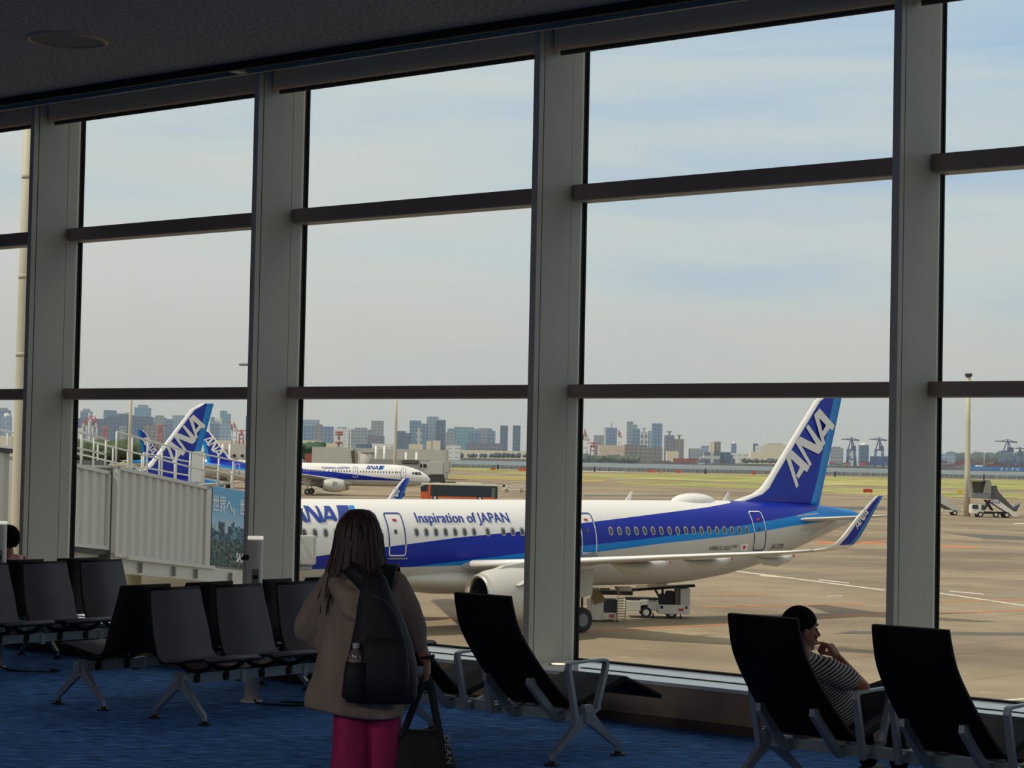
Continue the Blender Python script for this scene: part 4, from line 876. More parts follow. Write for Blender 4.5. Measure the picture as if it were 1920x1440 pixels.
# roof railings
def railing(pa, pb, za, zb, n, h, nn, back, name):
    b = MB()
    for off in (0, back):
        A_ = pa-nn*off; B_ = pb-nn*off; dz = zb-za
        for k in range(n+1):
            t = k/n; p = A_+(B_-A_)*t; b.cyl((p.x, p.y, za+dz*t-.02), (p.x, p.y, za+dz*t+h), .035, .035, 6)
        for hh in (h, h*.52):
            b.cyl((A_.x, A_.y, za+hh), (B_.x, B_.y, zb+hh), .032, .032, 6)
    rel(b).build(name, M_rail, jb)
railing(a2+d2*.4-n2_*.2, b2-n2_*.2, h2[1], h2[3], 6, 1.1, n2_, 2.4, 'roof_railing'); railing(a3-n3_*.2, b3-n3_*.2, h3[1], h3[3], 6, 1.1, n3_, 2.4, 'roof_railing'); railing(a1-n1_*.2, b1-n1_*.2, h1[1]-.02, h1[3], 5, 1.05, n1_, 2.6, 'roof_railing')
# lift column under the bridge
for px_, Z_ in ((330, 73), (250, 69)):
    p = v2(px_, Z_); nn = n2_; c_ = p-nn*1.5; b = MB(); b.cyl((c_.x, c_.y, GZ+.5), (c_.x, c_.y, h2[0]-.4), .28, .28, 16); b.bbox((c_.x, c_.y, GZ+.6), (2.6, .5, .4), .05); rel(b).build('lift_column', mat('lift_beige', rgb(176, 168, 140), .6), jb)
    for s_ in (-1, 1): b = MB(); b.cyl((c_.x+s_*1.2, c_.y-.3, GZ+.45), (c_.x+s_*1.2, c_.y+.3, GZ+.45), .45, .45, 20); rel(b).build('wheel', M_tyre, jb)
b = MB(); p = v2(372, 75); b.bbox((p.x, p.y, hgt(372, 876, 75)), (.42, .4, 1.15), .04, (0, 0, VIEW_RZ)); rel(b).build('roof_cabinet', M_bw, jb)
# second boarding bridge at the left margin
t2 = thing('jet_bridge', 'corrugated grey bridge wall at the left edge beside the thick beige mast', 'jet bridge', tuple(gp(0, 60)))
pa, pb = v2(-80, 57), v2(18.5, 60); nn = Vector(((pb-pa).y, -(pb-pa).x)).normalized()
if (Vector((CAM.x, CAM.y))-pa).dot(nn) < 0: nn = -nn
b = MB(); z1a, z1b, z0 = hgt(-80, 838, 57), hgt(18, 850, 60), hgt(18, 1020, 60); corr_wall(b, pa, pb, z0, z1a, z0, z1b, nn); L0 = Vector(t2.location); b.v = [tuple(Vector(v)-L0) for v in b.v]; b.build('bridge_wall', M_cor, t2)
b = MB(); P = [pa+nn*.1, pb+nn*.1+(pb-pa).normalized()*.12, pb-nn*3+(pb-pa).normalized()*.12, pa-nn*3]; b.add([(v.x, v.y, h) for v, h in zip(P, (z1a, z1b, z1b, z1a))]+[(v.x, v.y, h+.12) for v, h in zip(P, (z1a, z1b, z1b, z1a))], [(0, 1, 2, 3), (4, 5, 6, 7), (0, 1, 5, 4), (1, 2, 6, 5), (2, 3, 7, 6), (3, 0, 4, 7)]); b.v = [tuple(Vector(v)-L0) for v in b.v]; b.build('bridge_roof', M_bd, t2)
b = MB(); P = [pa-nn*.2, pb-nn*.12, pb-nn*3, pa-nn*3]; b.add([(v.x, v.y, z0-.3) for v in P]+[(v.x, v.y, h-.02) for v, h in zip(P, (z1a, z1b, z1b, z1a))], [(0, 1, 2, 3), (4, 5, 6, 7), (0, 1, 5, 4), (1, 2, 6, 5), (2, 3, 7, 6), (3, 0, 4, 7)]); b.v = [tuple(Vector(v)-L0) for v in b.v]; b.build('bridge_core', M_bw, t2)
b = MB(); c_ = (pa+pb)/2-nn*1.5; b.cyl((c_.x, c_.y, GZ), (c_.x, c_.y, z0-.2), .5, .5, 16); b.v = [tuple(Vector(v)-L0) for v in b.v]; b.build('support_column', M_bw, t2)

# masts
def mast(label, px0, Z, r0, r1, ytop, group=None, collar=(), name='light_mast', ybase=None, rgbc=(196, 188, 166)):
    p = gp(px0, Z); t = thing(name, label, 'lamp mast', tuple(p)); h = hgt(px0, ytop, Z)-GZ
    b = MB(); b.tube([(0, 0, 0), (0, 0, h*.33), (0, 0, h*.66), (0, 0, h)], [r0, r0+(r1-r0)*.33, r0+(r1-r0)*.66, r1], 24); b.build('mast_shaft', mat('mast_%d' % rgbc[0], rgb(*rgbc), .6), t)
    for z in collar: MB().cyl((0, 0, z), (0, 0, z+.12), r0*1.02-(r0-r1)*z/h, r0*1.02-(r0-r1)*z/h, 24).build('joint_collar', mat('mast_joint', rgb(176, 168, 148), .6), t)
    b = MB(); b.cyl((0, 0, h), (0, 0, h+.5), r1*1.7, r1*1.7, 12); b.build('lamp_head', M_bd, t); return t
mast('thick beige mast standing outside the leftmost window', 38, 55, .215, .155, 120, collar=(10.4, 12.5, 15.2))
mast('tall thin lamp mast left of the big blue fin', 243, 330, .40, .22, 738, rgbc=(186, 180, 160))
mast('tall thin lamp mast above the grey hangar building in the second window from left', 741, 560, .55, .3, 738, rgbc=(188, 182, 164))
mast('tall white lamp mast beside the covered passenger steps at right', 1814, 320, .50, .32, 706, rgbc=(196, 196, 186))

# ---------------------------------------------------------------- vehicles
def wheel(b, x, y, r, w, mi=0): b.cyl((x, y-w/2, r), (x, y+w/2, r), r, r, 18, mi)
def part_wheels(t, spots, r, w):
    W0 = None
    for x, y in spots:
        if W0 is None:
            b = MB(); b.cyl((0, -w/2, 0), (0, w/2, 0), r, r, 20); b.cyl((0, -w/2-.01, 0), (0, w/2+.01, 0), r*.55, r*.55, 14, 1); W0 = b.build('wheel', [M_tyre, mat('wheel_white', rgb(200, 198, 190), .5)], t, (x, y, r))
        else: dup(W0, loc=(x, y, r), parent=t)
M_vw = mat('vehicle_white', rgb(222, 218, 206), .45); M_vk = mat('vehicle_black', rgb(26, 27, 30), .6); M_vg = mat('vehicle_glass', rgb(40, 52, 60), .15); M_belt = mat('belt_black', rgb(36, 34, 34), .8); M_yel = mat('hazard_yellow', rgb(206, 168, 50), .6); M_brn = mat('bag_flap_tan', rgb(140, 112, 72), .8); M_org = mat('lamp_red', rgb(196, 70, 44), .5)
VR = VIEW_RZ
# long belt loader, tail to the right
def survey(px0, py0, Z):
    k = Z*ZS/FPX; return (lambda px: (px-px0)*k), (lambda py: (py0-py)*k)
def bx(b, X, Zf, x0, x1, y0, y1, ya, yb, bev=.03, mi=0): b.bbox(((X(x0)+X(x1))/2, (ya+yb)/2, (Zf(y0)+Zf(y1))/2), (X(x1)-X(x0), yb-ya, Zf(y0)-Zf(y1)), bev, mi=mi)
X, Zf = survey(1236, 1155.5, 104)
t = thing('belt_loader', 'white belt loader truck with raised conveyor under the airliner, its rear to the right', 'belt loader', tuple(gp(1236, 104)), VR)
b = MB(); bx(b, X, Zf, 1176, 1205, 1124, 1143, -.75, .75); bx(b, X, Zf, 1204, 1220, 1122, 1131, -.75, .75); bx(b, X, Zf, 1218, 1238, 1125, 1142, -.75, .75); bx(b, X, Zf, 1236, 1296, 1130, 1147, -.85, .75); b.build('chassis', M_vw, t)
b = MB(); bx(b, X, Zf, 1278, 1296, 1100, 1131, -.84, .5); b.build('control_cabinet', mat('cabinet_grey', rgb(196, 194, 186), .5), t)
b = MB(); bx(b, X, Zf, 1269, 1279, 1102, 1131, -.6, .5); b.build('radiator', mat('radiator_grey', rgb(110, 108, 104), .6), t)
b = MB(); bx(b, X, Zf, 1240, 1262, 1112, 1131, -.6, .5, .05); bx(b, X, Zf, 1252, 1268, 1106, 1131, -.5, .4, .05); b.cyl((X(1246), -.3, Zf(1112)), (X(1246), -.3, Zf(1102)), .06); b.build('engine_block', mat('machinery', rgb(40, 36, 34), .7), t)
def slab(b, P, ya, yb): b.prism([(X(p), Zf(q)) for p, q in P], lambda u, v, w: (u, w, v), ya, yb)
b = MB(); slab(b, [(1172, 1104), (1250, 1097), (1306, 1093), (1306, 1097), (1262, 1101), (1172, 1109)], -.45, .35); b.build('conveyor_belt', M_belt, t)
b = MB(); slab(b, [(1196, 1095), (1254, 1091), (1254, 1096), (1196, 1101)], -.52, -.46); b.build('conveyor_rail', mat('rail_cream', rgb(214, 200, 170), .5), t)
b = MB(); slab(b, [(1229, 1102), (1233, 1101), (1243, 1119), (1239, 1120)], -.45, -.38); b.build('lift_strut', M_vk, t)
b = MB(); bx(b, X, Zf, 1178, 1238, 1119, 1123, -.5, .3, .01); b.build('lower_deck', M_vk, t)
b = MB(); bx(b, X, Zf, 1275, 1284, 1136, 1141, -.88, -.84, .01); b.build('tail_lamp', M_org, t)
b = MB(); bx(b, X, Zf, 1241, 1246, 1132, 1137, -.88, -.84, .01); b.build('tail_lamp', M_vk, t)
b = MB(); bx(b, X, Zf, 1287, 1291, 1132, 1137, -.88, -.84, .01); b.build('tail_lamp', M_vk, t)
for px in (1228, 1279): MB().cyl((X(px), -.7, 0), (X(px), -.7, Zf(1146)), .035).build('jack_leg', M_vk, t)
part_wheels(t, ((X(1215), -.68), (X(1262), -.68), (X(1215), .6), (X(1262), .6)), .28, .2)
# rear belt loader / cargo truck with ladder
X, Zf = survey(1137, 1158, 101)
t = thing('belt_loader', 'white baggage loader with steps and tan flap, beside the main wheel of the airliner', 'belt loader', tuple(gp(1137, 101)), VR)
b = MB(); bx(b, X, Zf, 1112, 1136, 1113, 1155, -.7, .8); bx(b, X, Zf, 1134, 1161, 1141, 1153, -.75, .7); bx(b, X, Zf, 1105, 1111, 1116, 1154, -.7, -.5, .02); bx(b, X, Zf, 1084, 1090, 1102, 1124, -.6, .4, .02); b.build('body', M_vw, t)
b = MB(); bx(b, X, Zf, 1135, 1161, 1117, 1142, -.55, .7); b.build('hopper', mat('hopper_navy', rgb(34, 44, 62), .6), t)
b = MB(); bx(b, X, Zf, 1092, 1190, 1101, 1108, -.6, .6, .02); bx(b, X, Zf, 1094, 1098, 1104, 1150, -.6, -.5, .01); b.build('upper_frame', M_belt, t)
b = MB(); bx(b, X, Zf, 1108, 1128, 1096, 1101, -.5, .4, .02); bx(b, X, Zf, 1164, 1188, 1094, 1101, -.5, .4, .02); b.build('upper_panel', mat('panel_cream', rgb(206, 192, 166), .6), t)
b = MB()
for k in range(9): bx(b, X, Zf, 1162, 1176, 1113+k*4.7, 1114.4+k*4.7, -.85, -.7, .004)
for px in (1161, 1176): bx(b, X, Zf, px-.6, px+.8, 1110, 1154, -.82, -.76, .005)
b.build('ladder', mat('ladder_steel', rgb(150, 140, 124), .4, .5), t)
b = MB(); slab(b, [(1109, 1099), (1130, 1102), (1141, 1119), (1126, 1123), (1119, 1126)], -.80, -.74); b.build('tarpaulin_flap', M_brn, t)
b = MB(); slab(b, [(1155, 1092), (1162, 1092), (1167, 1108), (1163, 1109)], -.7, -.6); b.build('wood_strut', M_brn, t)
b = MB(); bx(b, X, Zf, 1129, 1147, 1095, 1099, -.66, -.6, .005); b.build('hazard_band', M_yel, t)
b = MB()
for k in range(4): slab(b, [(1131+k*4.4, 1095), (1133+k*4.4, 1095), (1131+k*4.4, 1099), (1129+k*4.4, 1099)], -.68, -.665)
b.build('hazard_stripe', M_vk, t)['kind'] = 'stuff'
b = MB(); bx(b, X, Zf, 1147, 1156, 1143, 1149, -.80, -.76, .01); b.build('tail_lamp', M_org, t)
b = MB(); b.cyl((X(1162), -.7, 0), (X(1162), -.7, Zf(1153)), .04); b.build('jack_leg', M_vk, t)
b = MB(); bx(b, X, Zf, 1097, 1105, 1146, 1154, -.8, -.6, .02); b.build('red_chock', M_org, t)
part_wheels(t, ((X(1116), .6), (X(1116), -.55), (X(1152), .6)), .26, .2)
# apron bus
t = thing('apron_bus', 'long low bus with orange front and dark windows, roof just above the fuselage', 'bus', tuple(gp(863, 358)), VR)
b = MB(); b.bbox((.2, 0, 1.55), (12.9, 2.9, 2.3), .15, seg=3); b.build('bus_body', mat('bus_dark', rgb(36, 50, 58), .3), t)
b = MB(); b.bbox((-.0, 0, 2.82), (13.4, 2.95, .34), .12); b.bbox((1.6, 0, 3.05), (4.4, 1.8, .26), .08); b.bbox((-4, 0, 3.0), (1.4, 1.2, .16), .05); b.build('bus_roof', mat('bus_roof_cream', rgb(216, 212, 196), .5), t)
b = MB(); b.bbox((-6.05, 0, 1.35), (1.35, 2.96, 2.1), .12, seg=3); b.bbox((-5.2, 0, 1.45), (.45, 2.97, 2.5), .05); b.bbox((0, 0, .58), (12.6, 2.94, .38), .05); b.build('bus_front_orange', mat('bus_orange', rgb(214, 98, 52), .5), t)
b = MB(); b.bbox((-6.1, -.02, 1.98), (1.2, 3.0, 1.05), .08); b.build('windscreen', M_vg, t)
for k in range(5): MB().bbox((-3.6+2.1*k, -1.44, 1.75), (1.75, .06, 1.25), .03).build('side_window', M_vg, t)
MB().bbox((5.9, -1.44, 1.55), (.7, .06, 1.7), .03).build('side_window', mat('vehicle_glass_pale', rgb(90, 104, 100), .3), t)
part_wheels(t, ((-4.2, -1.35), (3.6, -1.35), (-4.2, 1.35), (3.6, 1.35)), .48, .3)
# baggage truck
t = thing('baggage_truck', 'small white truck with slatted cage body parked right of the orange bus', 'truck', tuple(gp(963, 452)), VR)
b = MB(); b.bbox((.3, 0, .62), (5.0, 1.9, .3), .04); b.build('truck_bed', M_vw, t)
b = MB(); b.bbox((-1.7, 0, 1.15), (1.1, 1.8, 1.15), .15); b.build('cab', M_vw, t); b = MB(); b.bbox((-2.0, -.02, 1.42), (.6, 1.84, .5), .05); b.build('cab_window', M_vg, t)
b = MB(); b.bbox((1.0, 0, 1.55), (3.0, 1.8, 1.45), .03); b.build('cage', mat('cage_pale', rgb(206, 198, 176), .6), t); b = MB(); b.bbox((1.1, 0, 2.35), (3.2, 1.9, .14), .03); b.build('cage_roof', M_vw, t)
part_wheels(t, ((-1.4, -.85), (1.9, -.85), (-1.4, .85), (1.9, .85)), .36, .25)
# covered passenger steps
t = thing('passenger_steps', 'covered white passenger steps truck with canopy, right of the tall white mast', 'steps truck', tuple(gp(1851, 318)), VR)
b = MB(); b.bbox((-1.6, 0, 1.25), (1.9, 2.2, 1.5), .12); b.build('cab', M_vw, t); b = MB(); b.bbox((-2.0, -.05, 1.62), (.9, 2.26, .62), .05); b.bbox((-.88, -.05, 1.55), (.35, 2.26, .8), .03); b.build('cab_window', M_vg, t)
b = MB(); b.bbox((.9, 0, .72), (5.2, 2.0, .35), .05); b.build('chassis', M_vk, t)
b = MB(); b.prism([(.2, 2.55), (1.4, 2.8), (4.6, .55), (4.6, .25), (3.9, .25)], lambda u, v, w: (u, w, v), -1.1, -.95); b.prism([(.2, 2.55), (1.4, 2.8), (4.6, .55), (4.6, .25), (3.9, .25)], lambda u, v, w: (u, w, v), .95, 1.1); b.build('stair_flank', M_vw, t)
b = MB(); b.prism([(.1, 4.9), (1.3, 4.95), (1.5, 4.1), (3.9, 1.6), (5.0, 2.3), (4.4, 1.0), (1.4, 2.85), (.1, 2.85)], lambda u, v, w: (u, w, v), -1.0, 1.0); b.build('stair_canopy', mat('canopy_smoke', rgb(84, 84, 86), .3), t)
b = MB(); b.bbox((-1.35, 0, 5.72), (3.2, 2.3, .14), .03); b.prism([(-2.95, 5.7), (-2.6, 5.7), (-2.3, 3.4), (-2.55, 3.0)], lambda u, v, w: (u, w, v), -1.15, 1.15); b.prism([(.1, 5.75), (.45, 5.4), (.35, 2.9), (-.9, 2.9), (-.4, 5.7)], lambda u, v, w: (u, w, v), -1.15, 1.15); b.build('bellows_hood', mat('hood_grey', rgb(140, 138, 130), .6), t)
b = MB(); b.bbox((-1.2, .6, 4.5), (2.2, .8, 2.1), .03); b.build('platform_back', mat('platform_olive', rgb(112, 108, 90), .7), t); b = MB(); b.bbox((-1.1, -.1, 3.35), (2.6, 2.2, .8), .05); b.build('platform_rail', mat('platform_grey', rgb(120, 124, 122), .5), t)
b = MB(); b.box((0.0, 0, 1.9), (.15, 1.6, 1.9), (0, R(35), 0)); b.box((.3, 0, 1.9), (.15, 1.6, 1.9), (0, R(-35), 0)); b.build('scissor_lift', M_vk, t)
V, F = text_mesh('ANA', .9, 1, .3); MB().add([(.35+v.x*.75, -1.13, 2.15+v.y*.8) for v in V], F).build('fleet_lettering', M_text, t)
part_wheels(t, ((-1.2, -1.0), (1.2, -1.0), (2.9, -1.0), (-1.2, 1.0), (2.9, 1.0)), .45, .3)
t = thing('passenger_steps', 'open white passenger steps truck just right of the rightmost column', 'steps truck', tuple(gp(1775, 326)), VR)
b = MB(); b.prism([(-2.4, 3.5), (-1.5, 3.7), (2.2, .9), (2.2, .6), (1.4, .6), (-2.4, 2.6)], lambda u, v, w: (u, w, v), -1.0, -.9); b.prism([(-2.4, 3.5), (-1.5, 3.7), (2.2, .9), (2.2, .6), (1.4, .6), (-2.4, 2.6)], lambda u, v, w: (u, w, v), .9, 1.0); b.build('stair_flank', mat('flank_pale', rgb(196, 196, 192), .5), t)
b = MB(); b.prism([(-2.4, 2.5), (-1.6, 2.5), (.9, .9), (-2.4, .9)], lambda u, v, w: (u, w, v), -.85, .85); b.build('understair', mat('understair', rgb(92, 90, 84), .7), t)
b = MB(); b.bbox((0, 0, .68), (6.4, 1.9, .3), .05); b.bbox((-1.6, 0, .75), (2.0, 2.0, .7), .08); b.build('chassis', M_vw, t)
b = MB()
for k in range(5): b.bbox((1.2+.5*k, -1.0, .5), (.06, .06, .7), .01)
b.bbox((2.3, -1.0, .95), (2.4, .05, .06), .01); b.build('low_rail', M_vw, t)
part_wheels(t, ((-2.0, -.9), (1.2, -.9), (-2.0, .9), (1.2, .9)), .42, .28)
# signs on the grass
M_sg = mat('sign_orange', rgb(222, 92, 56), .5); M_sy = mat('sign_yellow', rgb(220, 186, 50), .5)
def sign(label, px, Z, w, h, m, z=.3, leg=True):
    t = thing('airfield_sign', label, 'sign', tuple(gp(px, Z)), VR, 'airfield signs')
    MB().bbox((0, 0, z+h/2), (w, .35, h), .04).build('sign_panel', m, t)
    b = MB(); b.span((-w*.4, -.05, 0), (-w*.4+.12, .05, z)); b.build('sign_leg', M_vk, t); b = MB(); b.span((w*.4-.12, -.05, 0), (w*.4, .05, z)); b.build('sign_leg', M_vk, t)
for lab, px, Z, w, h, m in (('orange sign board nearest the two twin towers', 925, 1100, 2.4, 1.1, M_sg), ('long orange sign board cut off by the middle column', 981, 1080, 5.0, 1.2, M_sg), ('wide orange sign board left of the trio past the middle column', 1222, 1180, 3.9, 1.2, M_sg), ('small red marker box in the middle of the orange trio', 1239, 1175, 1.5, 1.0, M_sg),
                         ('orange sign board right end of the trio', 1272, 1180, 2.8, 1.2, M_sg), ('red board on the apron edge behind the winglet', 1628, 540, 2.4, .9, mat('sign_red', rgb(186, 52, 38), .5)), ('yellow sign board left of the white mast', 1800, 560, 1.25, .95, M_sy), ('slim orange marker left of the tail fin', 1413, 1150, 1.2, 2.2, M_sg)): sign(lab, px, Z, w, h, m)
for i, px in enumerate((1115, 1323, 1566, 1845, 934)):
    t = thing('marker_post', ['dark marker post near the middle column', 'dark marker post below the stepped dark building', 'dark marker post right of the tail fin', 'dark marker post behind the covered passenger steps', 'dark marker post left of the middle column'][i], 'post', tuple(gp(px, 1150)), 0, 'marker posts on the turf'); b = MB(); b.bbox((0, 0, 1.3), (.8, .5, 2.6), .05); b.build('post', mat('post_dark', rgb(46, 58, 66), .7), t); b = MB(); b.bbox((0, 0, 2.9), (.5, .5, .6), .1); b.build('post_head', M_vk, t)
# ================================================================== FAR SHORE
def tower_mat(name, wall, glass, w=6, h=3.6, mort=.25, vertical=False):
    if name in MAT: return MAT[name]
    wall = tuple(min(.9, q*1.25) for q in wall[:3])+(1,); glass = tuple(min(.9, q*g_) for q, g_ in zip(glass[:3], (1.3, 1.45, 1.6)))+(1,)  # lighter walls and bluer glass put distance haze into the tower colours
    m = bpy.data.materials.new(name); m.use_nodes = True; t = m.node_tree; b = t.nodes['Principled BSDF']; b.inputs['Roughness'].default_value = .6
    c = N('ShaderNodeTexCoord', t); s = N('ShaderNodeSeparateXYZ', t); t.links.new(c.outputs['Object'], s.inputs[0])
    ad = N('ShaderNodeMath', t, operation='ADD'); t.links.new(s.outputs[0], ad.inputs[0]); t.links.new(s.outputs[1], ad.inputs[1])
    cb = N('ShaderNodeCombineXYZ', t); t.links.new(ad.outputs[0], cb.inputs[0]); t.links.new(s.outputs[2], cb.inputs[1])
    br = N('ShaderNodeTexBrick', t); br.offset = 0; br.inputs['Scale'].default_value = 1; br.inputs['Brick Width'].default_value = w; br.inputs['Row Height'].default_value = h; br.inputs['Mortar Size'].default_value = mort*h
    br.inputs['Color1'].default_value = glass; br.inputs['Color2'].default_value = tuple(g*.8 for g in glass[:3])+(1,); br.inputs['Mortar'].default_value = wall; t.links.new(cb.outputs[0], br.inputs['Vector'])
    t.links.new(br.outputs[0], b.inputs['Base Color']); MAT[name] = m; return m
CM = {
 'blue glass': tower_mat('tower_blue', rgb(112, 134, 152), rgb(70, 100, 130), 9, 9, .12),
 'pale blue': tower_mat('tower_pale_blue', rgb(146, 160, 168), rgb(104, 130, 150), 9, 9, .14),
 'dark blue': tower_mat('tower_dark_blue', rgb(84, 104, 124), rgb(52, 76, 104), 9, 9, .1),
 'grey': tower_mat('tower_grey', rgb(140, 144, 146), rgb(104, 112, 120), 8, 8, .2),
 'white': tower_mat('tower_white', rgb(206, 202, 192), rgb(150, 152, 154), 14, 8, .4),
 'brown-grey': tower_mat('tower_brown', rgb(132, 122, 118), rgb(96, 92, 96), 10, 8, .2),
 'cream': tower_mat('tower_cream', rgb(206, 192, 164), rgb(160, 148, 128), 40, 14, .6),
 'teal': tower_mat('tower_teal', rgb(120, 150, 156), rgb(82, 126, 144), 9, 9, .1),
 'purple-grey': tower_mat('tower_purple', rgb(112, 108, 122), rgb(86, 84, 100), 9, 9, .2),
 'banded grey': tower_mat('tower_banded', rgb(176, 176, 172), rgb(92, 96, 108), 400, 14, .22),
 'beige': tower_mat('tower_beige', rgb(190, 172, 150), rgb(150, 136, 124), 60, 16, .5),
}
WATER = -8.1
def building(label, px0, px1, ytop, Z, style, crown=None, ybase=None, depth=None, steps=None, name='building'):
    w = (px1-px0)*Z*ZS/FPX; pc = (px0+px1)/2; h = hgt(pc, ytop, Z)-WATER-1.0; p = gp(pc, Z, WATER+1.0); d = depth or max(20, min(w, 45))
    base = h*.0
    t = thing(name, label, 'building', tuple(p), VIEW_RZ, 'far shore skyline'); m = CM[style]
    b = MB(); b.span((-w/2, 0, 0), (w/2, d, h)); b.build('facade_block', m, t)
    if crown == 'box': b = MB(); b.span((-w*.3, d*.2, h), (w*.3, d*.8, h+max(3, h*.06))); b.build('roof_plant', CM['grey'], t)
    elif crown == 'pad': b = MB(); b.cyl((0, d/2, h), (0, d/2, h+7), w*.10, w*.1, 10); b.cyl((0, d/2, h+7), (0, d/2, h+10), w*.28, w*.28, 16); b.build('helipad', CM['grey'], t)
    elif crown == 'mast': b = MB(); b.cyl((0, d/2, h), (0, d/2, h+16), 1.2, .6, 8); b.build('roof_mast', CM['grey'], t)
    elif crown == 'side': b = MB(); b.span((-w/2, 0, h), (w*.1, d, h+max(4, h*.08))); b.build('roof_block', m, t)
    elif crown == 'dome': b = MB(); b.ell((0, d/2, h), (w*.42, d*.42, h*.12), 18, 8); b.build('roof_dome', CM['white'], t)
    if steps:
        for i, (a, c_, yy) in enumerate(steps):
            ww0, ww1 = ((a-pc)*Z*ZS/FPX, (c_-pc)*Z*ZS/FPX); hh = hgt((a+c_)/2, yy, Z)-WATER-1.0; b = MB(); b.span((ww0, -2-2*i, 0), (ww1, d*.7, hh)); b.build('facade_wing', m, t)
    return t
